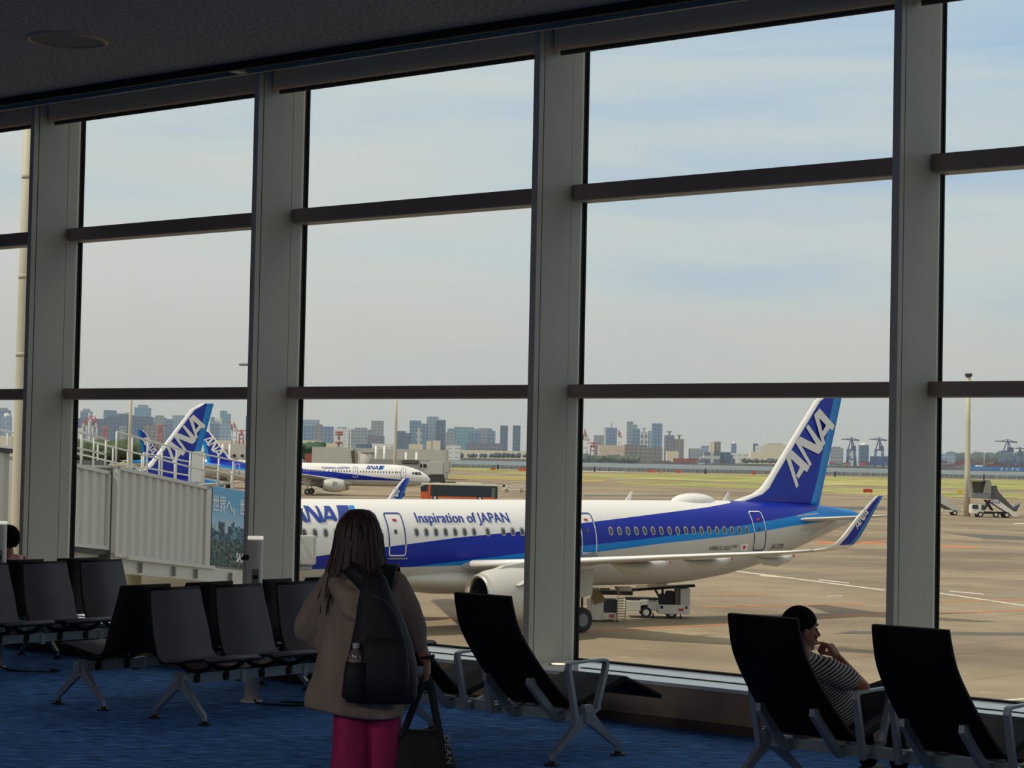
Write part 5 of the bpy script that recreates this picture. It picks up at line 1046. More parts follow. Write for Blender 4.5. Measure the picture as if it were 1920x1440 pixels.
# label, left, right, top, distance, look, crown
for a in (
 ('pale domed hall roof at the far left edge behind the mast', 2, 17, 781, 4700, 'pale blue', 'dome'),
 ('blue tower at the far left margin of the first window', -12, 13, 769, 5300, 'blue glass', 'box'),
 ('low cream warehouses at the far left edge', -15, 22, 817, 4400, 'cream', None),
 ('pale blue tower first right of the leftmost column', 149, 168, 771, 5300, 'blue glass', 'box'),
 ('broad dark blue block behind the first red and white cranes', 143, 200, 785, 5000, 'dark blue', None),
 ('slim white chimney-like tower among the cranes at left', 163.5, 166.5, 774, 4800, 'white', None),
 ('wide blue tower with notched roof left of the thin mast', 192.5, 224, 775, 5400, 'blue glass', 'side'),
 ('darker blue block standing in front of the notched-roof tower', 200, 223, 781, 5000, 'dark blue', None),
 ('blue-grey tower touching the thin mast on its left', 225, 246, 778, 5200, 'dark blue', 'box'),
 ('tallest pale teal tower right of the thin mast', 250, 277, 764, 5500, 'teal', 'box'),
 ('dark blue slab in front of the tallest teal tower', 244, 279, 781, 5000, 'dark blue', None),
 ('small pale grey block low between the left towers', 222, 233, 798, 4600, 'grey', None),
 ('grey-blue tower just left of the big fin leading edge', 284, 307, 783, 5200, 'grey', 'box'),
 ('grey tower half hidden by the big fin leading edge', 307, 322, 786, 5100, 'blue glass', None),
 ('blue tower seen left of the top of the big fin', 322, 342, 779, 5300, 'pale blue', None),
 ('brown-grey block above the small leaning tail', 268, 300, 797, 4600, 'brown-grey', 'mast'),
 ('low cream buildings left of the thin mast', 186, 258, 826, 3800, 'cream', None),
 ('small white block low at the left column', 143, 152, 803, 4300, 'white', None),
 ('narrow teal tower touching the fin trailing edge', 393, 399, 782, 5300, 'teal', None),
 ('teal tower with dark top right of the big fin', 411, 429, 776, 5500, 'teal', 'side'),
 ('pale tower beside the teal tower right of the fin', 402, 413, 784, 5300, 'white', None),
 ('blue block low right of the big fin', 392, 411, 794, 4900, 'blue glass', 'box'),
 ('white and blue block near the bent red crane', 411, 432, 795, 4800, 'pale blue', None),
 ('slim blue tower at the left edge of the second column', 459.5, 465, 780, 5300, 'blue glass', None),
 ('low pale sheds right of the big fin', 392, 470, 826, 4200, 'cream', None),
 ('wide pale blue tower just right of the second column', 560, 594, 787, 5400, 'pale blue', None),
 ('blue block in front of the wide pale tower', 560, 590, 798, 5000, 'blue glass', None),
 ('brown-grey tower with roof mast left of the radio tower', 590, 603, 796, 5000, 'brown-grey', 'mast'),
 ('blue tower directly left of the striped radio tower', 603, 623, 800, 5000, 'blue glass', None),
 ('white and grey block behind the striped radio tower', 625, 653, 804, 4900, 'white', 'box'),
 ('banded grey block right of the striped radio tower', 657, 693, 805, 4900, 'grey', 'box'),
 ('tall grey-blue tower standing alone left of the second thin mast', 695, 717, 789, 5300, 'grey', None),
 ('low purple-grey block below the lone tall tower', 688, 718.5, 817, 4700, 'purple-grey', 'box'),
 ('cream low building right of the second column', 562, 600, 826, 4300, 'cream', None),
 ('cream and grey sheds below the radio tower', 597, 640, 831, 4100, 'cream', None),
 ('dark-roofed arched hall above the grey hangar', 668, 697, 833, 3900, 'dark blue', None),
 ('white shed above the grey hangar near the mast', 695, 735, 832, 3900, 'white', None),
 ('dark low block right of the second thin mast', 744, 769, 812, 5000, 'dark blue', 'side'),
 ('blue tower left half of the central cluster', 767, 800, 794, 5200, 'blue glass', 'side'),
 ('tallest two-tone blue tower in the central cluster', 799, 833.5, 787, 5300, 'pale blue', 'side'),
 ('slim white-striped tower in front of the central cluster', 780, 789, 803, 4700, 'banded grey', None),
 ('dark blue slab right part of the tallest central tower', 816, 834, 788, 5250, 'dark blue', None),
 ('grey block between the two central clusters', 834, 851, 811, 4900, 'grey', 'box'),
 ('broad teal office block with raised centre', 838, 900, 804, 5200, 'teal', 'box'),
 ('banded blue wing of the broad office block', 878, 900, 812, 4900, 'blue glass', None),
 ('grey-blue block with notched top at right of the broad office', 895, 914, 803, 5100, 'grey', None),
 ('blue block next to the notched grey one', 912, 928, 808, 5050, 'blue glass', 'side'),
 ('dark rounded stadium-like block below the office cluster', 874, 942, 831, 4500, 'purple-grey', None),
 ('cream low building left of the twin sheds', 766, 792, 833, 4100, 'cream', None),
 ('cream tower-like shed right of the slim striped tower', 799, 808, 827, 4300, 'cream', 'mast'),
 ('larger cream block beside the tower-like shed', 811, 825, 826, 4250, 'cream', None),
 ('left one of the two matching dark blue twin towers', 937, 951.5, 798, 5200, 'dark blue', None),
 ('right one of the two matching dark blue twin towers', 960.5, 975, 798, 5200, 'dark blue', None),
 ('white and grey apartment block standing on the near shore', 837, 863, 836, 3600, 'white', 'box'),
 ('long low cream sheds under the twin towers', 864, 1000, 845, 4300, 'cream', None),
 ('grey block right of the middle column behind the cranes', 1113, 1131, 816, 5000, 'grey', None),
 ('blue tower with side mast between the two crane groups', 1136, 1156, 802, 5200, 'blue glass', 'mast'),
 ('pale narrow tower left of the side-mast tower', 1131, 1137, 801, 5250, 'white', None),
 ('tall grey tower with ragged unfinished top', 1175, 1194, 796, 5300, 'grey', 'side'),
 ('grey tower half in front of the ragged-top tower', 1184, 1199.5, 804, 5100, 'blue glass', None),
 ('striped pale tower with small helipad', 1201, 1213, 810, 5000, 'banded grey', 'pad'),
 ('pale tower leaning against the tallest right-hand tower', 1215, 1223, 808, 5000, 'pale blue', None),
 ('tallest blue-grey tower right of the middle column', 1222, 1241, 794, 5300, 'blue glass', None),
 ('purple-blue tower with round helipad', 1246, 1264, 816, 4900, 'purple-grey', 'pad'),
 ('shorter tower with round helipad, right of the taller one', 1265, 1282, 823, 4900, 'brown-grey', 'pad'),
 ('long beige hall with few windows on the far shore', 1123, 1171, 835, 4300, 'beige', None),
 ('beige and grey bayed office block right of the long hall', 1170, 1242, 838, 4350, 'brown-grey', 'side'),
 ('cream shed below the helipad towers', 1250, 1272, 846, 4250, 'cream', None),
 ('low grey block right of the helipad towers', 1293, 1316, 841, 4900, 'grey', None),
 ('blue block left of the cream and brown tower', 1315, 1330, 836, 4900, 'pale blue', None),
 ('cream side of the brown-striped tower', 1330, 1339, 829, 4500, 'cream', None),
 ('brown-striped dark tower behind the banded block', 1338, 1351, 828, 4520, 'brown-grey', None),
 ('slim rounded blue tower standing alone', 1372, 1380.5, 832, 5300, 'blue glass', 'dome'),
 ('slim dark tower left of the big white hall', 1413, 1421, 832, 5300, 'dark blue', None),
 ('white tower part of the big white hall', 1418, 1430, 836, 4600, 'white', None),
 ('big white plant hall behind the tail fin', 1430, 1478, 834, 4650, 'cream', 'box'),
 ('low white sheds left of the plant hall', 1374, 1412, 850, 4500, 'white', None),
 ('long low white shed in front of the plant hall', 1408, 1480, 848, 4400, 'cream', None),
 ('ribbed grey block right of the tail fin', 1557, 1581, 840, 4800, 'grey', 'box'),
 ('yellow-banded apartment slab inside the first blue crane', 1591, 1604, 841, 4700, 'banded grey', None),
 ('dark round-topped blue tower between the blue cranes', 1612, 1629, 835, 4800, 'dark blue', 'dome'),
 ('pale office block right of the last column', 1764, 1791, 851, 4800, 'pale blue', None),
): building(a[0], a[1], a[2], a[3], a[4], a[5], a[6])
building('banded pale grey stepped block on the shoreline', 1320, 1350, 848, 3950, 'banded grey', None, depth=40, steps=[(1313, 1322, 858), (1308, 1322, 864)])
building('dark blue stepped block on the shoreline', 1350, 1371, 848, 3960, 'dark blue', None, depth=40, steps=[(1365, 1374, 853), (1370, 1378, 861)])
# far shore land, quay, trees
def quay(label, px0, px1, Z, ytop, m, name='quay', kind=None, cat='quay'):
    a0, a1 = gp(px0, Z, WATER), gp(px1, Z, WATER); z = -4.0; dv = a1-a0; L = dv.length; t = math.atan2(dv.y, dv.x); b = MB()
    b.box(((a0.x+a1.x)/2-math.sin(t)*200, (a0.y+a1.y)/2+math.cos(t)*200, (WATER-1+z)/2), (L, 400, z-WATER+1), (0, 0, t)); o = b.build(name, m); return o
M_quay = mat('quay_stone', rgb(126, 118, 106), .9, var=(.01, rgb(92, 94, 92), (1, 1, 1)))
for i, (a, c_, Z, yt) in enumerate(((-300, 700, 4000, 848), (700, 1000, 3800, 857), (1000, 1330, 3950, 863), (1330, 1560, 3900, 866.5), (1560, 2300, 3900, 871))):
    o = quay('', a, c_, Z, yt, M_quay, 'shore_land'); o['kind'] = 'structure'
def woods(name, label, px0, px1, Z, ybot, ytop, n, col, seed, r=None):
    rnd = random.Random(seed); b = MB()
    for k in range(n):
        px = px0+(px1-px0)*rnd.random(); zz = Z*(1+.02*rnd.random()); p = gp(px, zz, 0); zb = hgt(px, ybot, Z); ztp = hgt(px, ytop, Z); hh = (ztp-zb)*(.55+.5*rnd.random()); rr = (r or hh*.6)*(.7+.6*rnd.random())
        c0 = Vector((p.x, p.y, zb+hh*.5)); b.ell(c0, (rr, rr, hh*.5), 7, 5, 0, (rnd.random(), rnd.random(), rnd.random()*3))
    for i, v in enumerate(b.v):
        q = Vector(v); jit = math.sin(q.x*.9)*math.cos(q.y*1.1+q.z)*((r or 10)*.12); b.v[i] = (q.x+jit, q.y+jit, q.z+jit*.6)
    o = b.build(name, mat('foliage_%d' % seed, rgb(*col), .95, var=(.12, tuple(c_*.45 for c_ in rgb(*col)[:3])+(1,), (1, 1, 1)))); return tag(o, label, 'trees', None, 'stuff')
woods('tree_belt', 'belt of dark green trees behind the jet bridge railing at left', 60, 292, 900, 858, 831, 150, (84, 100, 70), 3, 5)
woods('tree_belt', 'green bushes on the far shore right of the middle column', 1080, 1200, 3900, 866, 853, 60, (92, 108, 96), 4)
woods('tree_belt', 'dark tree line on the shore below the twin towers', 828, 1000, 3700, 858, 850, 60, (70, 92, 92), 5)
woods('tree_belt', 'dark green wooded ridge behind the container port at right', 1780, 2000, 5600, 873, 848, 130, (70, 92, 88), 6)
woods('tree_belt', 'low dark trees left of the tail fin on the shore', 1395, 1470, 4000, 868, 860, 40, (84, 96, 90), 8)
woods('tree_belt', 'green hedge by the second column behind the grey hangar', 560, 588, 1150, 850, 836, 24, (66, 96, 74), 9, 6)
# striped radio tower
t = thing('radio_tower', 'red and white striped radio tower on the skyline', 'tower', tuple(gp(635, 3200, WATER)), VIEW_RZ)
hT = hgt(635, 806, 3200)-WATER; b = MB()
for k in range(8): b.cyl((0, 0, hT*.3+k*hT*.0875), (0, 0, hT*.3+(k+1)*hT*.0875), 2.6-.15*k, 2.5-.15*k, 8, k % 2)
b.cyl((0, 0, 0), (0, 0, hT*.3), 4, 2.6, 8, 1); b.build('lattice_mast', [mat('crane_red', rgb(170, 74, 68), .6), mat('crane_white', rgb(196, 190, 182), .6)], t)
for z in (.52, .80, .88): b = MB(); b.cyl((0, 0, hT*z), (0, 0, hT*z+3), 6, 6, 12); b.build('platform', MAT['crane_red'], t)
# quay cranes: portal, boom, stays, machine house
def crane(label, px, Z, ytop, ybase, m1, m2, boom, flip=1, wpx=12, group='container cranes', up_boom=False):
    h = hgt(px, ytop, Z)-hgt(px, ybase, Z); t = thing('container_crane', label, 'crane', tuple(gp(px, Z, hgt(px, ybase, Z))), VIEW_RZ, group); w = wpx*Z*ZS/FPX
    k_ = max(.9, h*.022)
    H2 = h*.55; foot = -4.0-hgt(px, ybase, Z)
    for sx in (-1, 1):
        for sy in (-.5, .5): b = MB(); b.cyl((sx*w*.5, sy*w, foot), (sx*w*.38, sy*w, H2*1.0), k_*1.3, k_*1.1, 6); b.build('leg', m1, t)
    b = MB()
    for z in (h*.22, H2): 
        for sy in (-.5, .5): b.box((0, sy*w, z), (w*1.0, k_*2, k_*2.4))
        for sx in (-1, 1): b.box((sx*w*.43, 0, z), (k_*2, w, k_*2.4))
    b.build('portal_beam', m1, t)
    b = MB(); b.cyl((w*.1, 0, H2), (-w*.02, 0, h), k_*1.2, k_, 6); b.cyl((w*.42, 0, H2), (-w*.02, 0, h), k_, k_*.8, 6); b.cyl((-w*.4, 0, H2), (-w*.02, 0, h), k_, k_*.8, 6); b.build('apex_frame', m2, t)
    b = MB()
    if up_boom:
        b.cyl((flip*w*.2, 0, H2), (flip*w*.75, 0, h*.98), k_*1.4, k_, 6); b.cyl((flip*w*.75, 0, h*.98), (flip*w*1.4, 0, h*1.02), k_, k_*.8, 6); b.cyl((flip*w*.2, 0, H2), (-flip*w*1.1, 0, H2*1.02), k_*1.4, k_, 6)
    else: b.cyl((-flip*w*.9, 0, h*.9), (flip*w*1.2, 0, h*.93), k_*1.3, k_, 6)
    b.build('boom', m2, t)
    b = MB(); b.cyl((-w*.02, 0, h), (flip*w*.7, 0, h*.93 if not up_boom else h*.99), k_*.5, k_*.5, 5); b.cyl((-w*.02, 0, h), (-flip*w*.8, 0, h*.9 if not up_boom else H2), k_*.5, k_*.5, 5); b.build('stay', m2, t)
    b = MB(); b.box((-flip*w*.25, 0, H2+h*.08), (w*.5, w*.4, h*.13)); b.build('machine_house', m2 if not up_boom else MAT['crane_white'], t)
    return t
Rr, Ww = MAT['crane_red'], MAT['crane_white']; Bl = mat('crane_blue', rgb(66, 100, 148), .6); Bd = mat('crane_blue_dark', rgb(60, 78, 108), .6)
for lab, px, Z, yt, yb, w, fl, ub in (('leftmost red and white crane beside the first column', 158, 3900, 783, 818, 10, 1, True), ('red and white crane second from the left', 177, 3880, 781, 822, 9, -1, True), ('small red crane left of the thin mast', 196, 3850, 800, 824, 9, 1, False),
    ('red crane seen between the small tail and the big fin', 300, 3900, 796, 826, 10, 1, False), ('reddish crane low right of the big fin', 389, 3900, 810, 826, 9, 1, False), ('red crane with bent boom right of the big fin', 438, 3880, 792, 828, 10, -1, True), ('red portal crane next to the second column', 452, 3870, 806, 828, 9, 1, False),
    ('red and white crane touching the middle column', 1096, 4050, 805, 850, 9, -1, True), ('red portal crane second right of the middle column', 1112, 4060, 829, 850, 12, 1, False), ('bent red crane between two blue towers', 1161, 4500, 807, 836, 5, -1, True)):
    crane(lab, px, Z, yt, yb, Ww if ub else Rr, Rr, None, fl, w, 'red and white cranes', ub)
for lab, px, Z, yt, yb, w, fl in (('blue container crane right of the tail fin', 1596, 3950, 820, 873, 16, -1), ('second blue container crane by the fourth column', 1648, 3960, 820, 873, 16, -1), ('blue container crane above the blue ship', 1889, 3960, 824, 874, 20, -1), ('blue crane at the right edge behind the ship', 1912, 4000, 838, 874, 9, -1)):
    crane(lab, px, Z, yt, yb, Bl, Bd, None, fl, w, 'blue container cranes')
# containers stacked on the quay
CC = [('dark red', rgb(140, 58, 62)), ('blue', rgb(56, 90, 150)), ('teal', rgb(70, 130, 140)), ('bright red', rgb(190, 70, 66)), ('grey', rgb(150, 150, 148)), ('navy', rgb(54, 66, 104))]
rnd = random.Random(12); SRC = {}
def box_stack(px0, px1, Z, ybase, ytop, group, where, cols=None):
    p_w = 12.2*FPX/(Z*ZS); ph = 2.6*FPX/(Z*ZS)*1.0; k = 0; px = px0
    while px < px1:
        yb = ybase+(px-px0)*.0204; rows = max(1, int((ybase-ytop)/ph*(0.6+.5*rnd.random())))
        for r in range(rows):
            ci = rnd.choice(cols or range(len(CC))); nm, c_ = CC[ci]; z = hgt(px, yb, Z)+r*2.62
            p = gp(px+p_w/2, Z, z); lab = '%s shipping container %s' % (nm, where)
            if ci not in SRC:
                o = MB().bbox((0, 0, 1.3), (12.1, 2.5, 2.58), .1).build('shipping_container', mat('container_'+nm.replace(' ', '_'), c_, .6, var=(.6, tuple(x*.8 for x in c_[:3])+(1,), (6, 1, .1)))); SRC[ci] = o; o['category'] = 'container'
            else: o = SRC[ci].copy(); COL.objects.link(o)
            o.location = p; o.rotation_euler = (0, 0, VIEW_RZ); o['label'] = lab; o['group'] = nm+' '+group
        px += p_w*1.02
box_stack(1555, 1580, 3930, 872, 862, 'containers by the tail fin', 'stacked on the quay just right of the tail fin', [0, 3, 2, 4])
box_stack(1612, 1632, 3930, 873, 864, 'containers between the blue cranes', 'stacked between the two blue cranes', [0, 2, 3])
box_stack(1631, 1668, 3925, 873, 855, 'containers by the fourth column', 'in the high stack next to the fourth column', [1, 1, 5, 2, 1])
box_stack(1764, 1811, 3930, 878, 861, 'containers left of the white mast', 'stacked on the quay left of the white mast', [0, 1, 0, 2, 0, 4])
box_stack(1828, 1925, 4020, 876, 862, 'containers behind the ship', 'stacked behind the blue ship', [0, 0, 3, 2, 5, 4, 0])
box_stack(1222, 1250, 3990, 866, 861, 'containers right of the middle column', 'on the quay below the tallest tower', [1, 5, 0])
box_stack(1262, 1300, 3990, 867, 858, 'containers left of the banded block', 'on the quay left of the banded block', [0, 3, 0, 2])
# ship
t = thing('cargo_ship', 'bright blue cargo ship with white letters moored behind the white mast', 'ship', tuple(gp(1870, 3700, WATER)), VIEW_RZ)
def sx(px): return (px-1870)*3700*ZS/FPX
zd = hgt(1870, 876.5, 3700)-WATER
b = MB(); HB = [(sx(1816), zd*1.5), (sx(1826), zd*1.12), (sx(1990), zd*1.0), (sx(1995), 0), (sx(1824), 0), (sx(1820), zd*.5)]; b.prism(HB, lambda u, v, w: (u, w, v), -2, 20); b.build('hull', mat('ship_blue', rgb(36, 116, 186), .5), t)
b = MB(); b.span((sx(1818), -2.3, -.2), (sx(1996), 20.3, .9)); b.build('waterline', mat('ship_red', rgb(130, 70, 76), .6), t)
b = MB(); b.span((sx(1833), -1, zd), (sx(1842), 18, zd+3.6)); b.build('deck_house', M_white, t)
b = MB(); b.cyl((sx(1820), 6, zd*1.3), (sx(1820), 6, zd*1.3+8), .9, .9, 8); b.build('bow_mast', MAT['crane_white'], t)
for ch, px in zip('SITC', (1875, 1885.5, 1894.5, 1904.5)):
    V, F = text_mesh(ch, 7.6, 1, .15); b = MB()
    for k in (-.25, 0, .25): b.add([(sx(px)+v.x*1.25+k, -2.15-.02*k, zd*.28+v.y*.95) for v in V], F)
    b.build('ship_lettering', M_white, t)
b = MB(); b.cyl((sx(1847), 8, zd), (sx(1847), 8, hgt(1847, 842, 3700)-WATER), .8, .5, 8); b.build('signal_mast', MAT['crane_white'], t)
# near low terminal building with the distant gate
t = thing('hangar_building', 'long low grey terminal block behind the distant airliner', 'building', tuple(gp(710, 640)), VIEW_RZ)
def u_(px, Z): return (px-710)*Z*ZS/FPX
def h_(px, y, Z): return hgt(px, y, Z)-GZ
M_hg = mat('hangar_grey', rgb(196, 194, 184), .8, var=(.05, rgb(184, 183, 174), (1, 1, .2)))
b = MB(); b.span((u_(585, 640), 0, 0), (u_(662, 640), 30, h_(620, 838.5, 640))); b.span((u_(662, 640), 4, 0), (u_(835, 640), 34, h_(750, 842.0, 640))); b.build('main_block', M_hg, t)
b = MB(); b.prism([(u_(658, 640), h_(660, 846, 640)), (u_(664.5, 640), h_(660, 844, 640)), (u_(666, 640), h_(660, 868, 640)), (u_(661, 640), h_(660, 868, 640))], lambda u, v, w: (u, w, v), -.4, .2); b.build('brown_duct', mat('duct_brown', rgb(92, 80, 64), .7), t)
b = MB(); b.cyl((u_(692, 630), -8, 0), (u_(692, 630), -8, h_(692, 849, 630)), 2.1, 2.1, 28); b.cyl((u_(692, 630), -8, h_(692, 849, 630)), (u_(692, 630), -8, h_(692, 848, 630)), 2.3, 2.3, 28); b.build('stair_rotunda', mat('rotunda_pale', rgb(176, 168, 160), .7), t)
b = MB()
for px in (674, 676.5): b.span((u_(px, 630), -6, 0), (u_(px+1.6, 630), -5, h_(675, 847, 630)))
b.build('white_pier', M_white, t)
b = MB()
for px in (706, 722, 763, 783): b.cyl((u_(px, 630), -3, 0), (u_(px, 630), -3, h_(px, 836 if px < 730 else 848, 630)), .35, .35, 8)
b.build('pale_pipe', M_white, t)
b = MB(); b.span((u_(562, 700), 40, 0), (u_(585, 700), 60, h_(575, 851, 700))); b.build('red_annex', mat('annex_red', rgb(150, 84, 80), .8), t)
b = MB(); b.span((u_(700, 620), -16, h_(750, 864, 620)-2.5), (u_(812, 620), -12, h_(750, 862, 620))); b.build('link_corridor', mat('corridor_grey', rgb(150, 150, 146), .7), t)
t2_ = thing('hangar_building', 'grey flat-roofed hangar with small windows right of the big fin', 'building', tuple(gp(430, 620)), VIEW_RZ)
b = MB(); q = lambda px: (px-430)*620*ZS/FPX; b.span((q(385), 0, 0), (q(480), 30, hgt(430, 832, 620)-GZ)); b.build('main_block', M_hg, t2_); b = MB(); b.span((q(392), -2, 0), (q(426), 0, hgt(410, 842, 620)-GZ)); b.build('side_block', mat('side_block_pale', rgb(160, 152, 140), .8), t2_)
for px in (437, 452): MB().span((q(px), -.3, hgt(px, 857, 620)-GZ), (q(px+5), 0, hgt(px, 852, 620)-GZ)).build('window', M_vk, t2_)
for px in (420, 433): MB().cyl((q(px), -3, 0), (q(px), -3, hgt(px, 833, 620)-GZ), .3, .3, 8).build('pale_pipe', M_white, t2_)
# boarding bridge at the distant airliner
t = thing('jet_bridge', 'grey boarding bridge docked behind the nose of the distant airliner', 'jet bridge', tuple(gp(815, 410)), VIEW_RZ)
q = lambda px: (px-815)*410*ZS/FPX; hh = lambda y: hgt(815, y, 410)-GZ
b = MB(); b.bbox(((q(786)+q(832))/2, 2, (hh(866)+hh(890))/2), (q(832)-q(786), 3.4, hh(866)-hh(890)), .15); b.build('tunnel_section', mat('far_bridge_grey', rgb(190, 188, 182), .6), t)
b = MB(); b.bbox(((q(832)+q(844))/2, 2.4, (hh(864)+hh(886))/2), (q(844)-q(832), 4.4, hh(864)-hh(886)), .15); b.build('rotunda_block', mat('far_bridge_grey2', rgb(176, 174, 168), .6), t)
b = MB(); b.bbox(((q(752)+q(786))/2, 1.5, (hh(863)+hh(872))/2), (q(786)-q(752), 4, hh(863)-hh(872)), .3); b.build('canopy_hood', mat('far_hood', rgb(96, 92, 84), .7), t)
for px in (790, 797): MB().bbox((q(px), .25, hh(874)), (.35 if px == 790 else .6, .1, .7), .02).build('window', M_vk, t)
b = MB(); b.prism([(q(794), hh(892)), (q(832), hh(888)), (q(838), hh(912)), (q(806), hh(906))], lambda u, v, w: (u, 2+w, v), -1, 1); b.build('undercarriage', mat('far_steel', rgb(84, 84, 82), .7), t)
b = MB(); b.bbox(((q(838)+q(855))/2, 0, (hh(902)+hh(914))/2), (q(855)-q(838), 3, hh(902)-hh(914)), .1); b.build('service_block', mat('far_service', rgb(112, 112, 106), .8), t)
# tiny aircraft low over the horizon, half behind the second column
t = thing('flying_airplane', 'tiny distant airplane in the sky at the left edge of the second column', 'airplane', tuple(onZ(468, 684, 2600)), VIEW_RZ+R(20))
b = MB(); b.tube([(-14, 0, 0), (-12, 0, 0), (12, 0, .3), (17, 0, .9)], [.4, 1.7, 1.7, .4], 12); b.build('fuselage', mat('far_plane_grey', rgb(120, 122, 122), .6), t)
for sd in (-1, 1): b = MB(); b.add([(-3, sd*1, -.5), (3, sd*1, -.5), (5, sd*17, 1), (3.5, sd*17, 1), (-3, sd*1, -.1), (3, sd*1, -.1), (5, sd*17, 1.15), (3.5, sd*17, 1.15)], [(0, 1, 2, 3), (4, 5, 6, 7), (0, 1, 5, 4), (1, 2, 6, 5), (2, 3, 7, 6), (3, 0, 4, 7)]); b.build('wing', MAT['far_plane_grey'], t)
b = MB(); b.prism([(12, 1), (16, 1), (18, 5.5), (16.4, 5.5)], lambda u, v, w: (u, w, v), -.15, .15); b.build('tail_fin', MAT['far_plane_grey'], t)
# ================================================================== PEOPLE
def cap(b, p0, p1, r0, r1=None, n=12, flat=1.0, up_=None):
    """tapered limb piece with rounded ends"""
    p0, p1 = Vector(p0), Vector(p1); r1 = r0 if r1 is None else r1; d = (p1-p0); L = d.length; d = d/max(L, 1e-6)
    pts, rr = [], []
    for k in range(4): a = PI/2*k/4+.06; pts.append(p0-d*r0*math.cos(a)); rr.append(r0*math.sin(a))
    pts.append(p0); rr.append(r0); pts.append(p0+d*L*.5); rr.append((r0+r1)/2); pts.append(p1); rr.append(r1)
    for k in range(3, -1, -1): a = PI/2*k/4+.06; pts.append(p1+d*r1*math.cos(a)); rr.append(r1*math.sin(a))
    return b.tube(pts, rr, n, 0, True, True, flat, up_)
def chain(b, P, Rr_, n=12):
    for i in range(len(P)-1): cap(b, P[i], P[i+1], Rr_[i], Rr_[i+1], n)
def organic(b, name, m, parent, voxel=.007, smooth=5, fac=.5):
    o = b.build(name, m, parent)
    r = o.modifiers.new('remesh', 'REMESH'); r.mode = 'VOXEL'; r.voxel_size = voxel; r.use_smooth_shade = True
    s = o.modifiers.new('smooth', 'SMOOTH'); s.iterations = smooth; s.factor = fac
    return o
def hand(b, wrist, dirv, palm_n, curl=(.5, .6, .7, .8), size=1.0, thumb_side=1, point=False):
    """palm plus five unequal, bent fingers"""
    w = Vector(wrist); d = Vector(dirv).normalized(); n_ = Vector(palm_n); n_ = (n_-d*n_.dot(d)).normalized(); s = d.cross(n_)*thumb_side
    c_ = w+d*.045*size
    for k, o in enumerate((-.027, -.009, .009, .027)): cap(b, w+d*.012*size+s*o*.6*size, w+d*.078*size+s*o*size, .0155*size, .0125*size, 10)
    Ls = [(.040, .026, .020), (.045, .029, .022), (.041, .027, .021), (.032, .021, .018)]
    for k, o in enumerate((.029, .010, -.009, -.027)):
        p = w+d*.080*size+s*o*size; a = 0; v = d
        cl = curl[k]
        for j, L in enumerate(Ls[k]):
            a += cl*(1.0 if j else .75); dirj = d*math.cos(a)+n_*math.sin(a); q = p+dirj*L*size; r_ = (.0090-.0009*j)*size; cap(b, p, q, r_, r_*.93, 8); p = q
    p = w+d*.022*size+s*.026*size; v = (d*.6+s*.75+n_*.25).normalized(); q = p+v*.038*size; cap(b, p, q, .0125*size, .0105*size, 8); v2_ = (d*.85+s*.25+n_*.45).normalized(); q2 = q+v2_*.03*size; cap(b, q, q2, .010*size, .0092*size, 8); cap(b, q2, q2+(v2_+n_*.3).normalized()*.022*size, .009*size, .0078*size, 8)
def face_head(b, c, yaw, r=1.0):
    """head with jaw, nose, lips, brow, ears; faces local +y turned by yaw"""
    M = Matrix.Rotation(yaw, 3, 'Z'); c = Vector(c)
    def P(x, y, z): return c + M @ (Vector((x, y, z))*r)
    rot = (0, 0, yaw)
    b.ell(P(0, -.012, .025), (.075*r, .094*r, .092*r), 20, 14, 0, rot); b.ell(P(0, .018, -.045), (.058*r, .068*r, .07*r), 16, 10, 0, rot)
    b.ell(P(0, .055, -.092), (.026*r, .024*r, .02*r), 10, 8, 0, rot)
    cap(b, P(0, .082, .008), P(0, .102, -.026), .008*r, .0125*r, 8); b.ell(P(0, .086, -.056), (.022*r, .012*r, .006*r), 10, 6, 0, rot); b.ell(P(0, .084, -.066), (.02*r, .012*r, .006*r), 10, 6, 0, rot)
    b.ell(P(0, .078, .03), (.05*r, .014*r, .010*r), 12, 6, 0, rot)
    for s in (-1, 1):
        b.ell(P(s*.077, -.008, -.012), (.008*r, .018*r, .031*r), 10, 8, 0, (0, 0, yaw)); b.ell(P(s*.032, .066, -.03), (.022*r, .018*r, .02*r), 10, 6, 0, rot)
    return P
def eyes(parent, P, r=1.0):
    for s in (-1, 1): MB().ell(P(s*.031, .0745, .006), (.009*r, .006*r, .005*r), 10, 8).build('eye', mat('eye_dark', rgb(40, 34, 30), .2), parent)
M_skin = mat('skin_tan', rgb(176, 126, 98), .55, var=(30, rgb(166, 114, 88), (1, 1, 1))); M_hair = mat('hair_brown', rgb(66, 40, 33), .5, var=(18, rgb(38, 24, 21), (4, 4, .4))); M_hairk = mat('hair_black', rgb(20, 17, 16), .95, spec=.1)
# ---------------------------------------------------------------- standing woman
wx = onZ(690, 849.5, 9.3); wx = wx+rt0*.018
WM = thing('person', 'person standing with long brown hair, beige hoodie, dark backpack and magenta trousers, seen from behind', 'person', (wx.x, wx.y, 0), VIEW_RZ)
b = MB(); HC = (-.052, .02, 1.435); PF = face_head(b, HC, R(8), .98)
cap(b, (-.04, 0, 1.27), (-.048, .005, 1.36), .052, .047); 
chain(b, [(.0, .0, .80), (.0, .0, .95), (-.02, .0, 1.08), (-.03, 0, 1.2)], [.12, .115, .12, .10])
for s in (-1, 1): cap(b, (-.03, 0, 1.22), (-.03+s*.15, 0, 1.21), .06, .05)
chain(b, [(-.17, .0, 1.20), (-.27, .03, 1.03), (-.20, .24, 1.10)], [.048, .038, .026]); hand(b, (-.20, .24, 1.10), (.25, .9, .25), (.6, -.1, .6), (.5, .55, .6, .6), 1.0, 1)
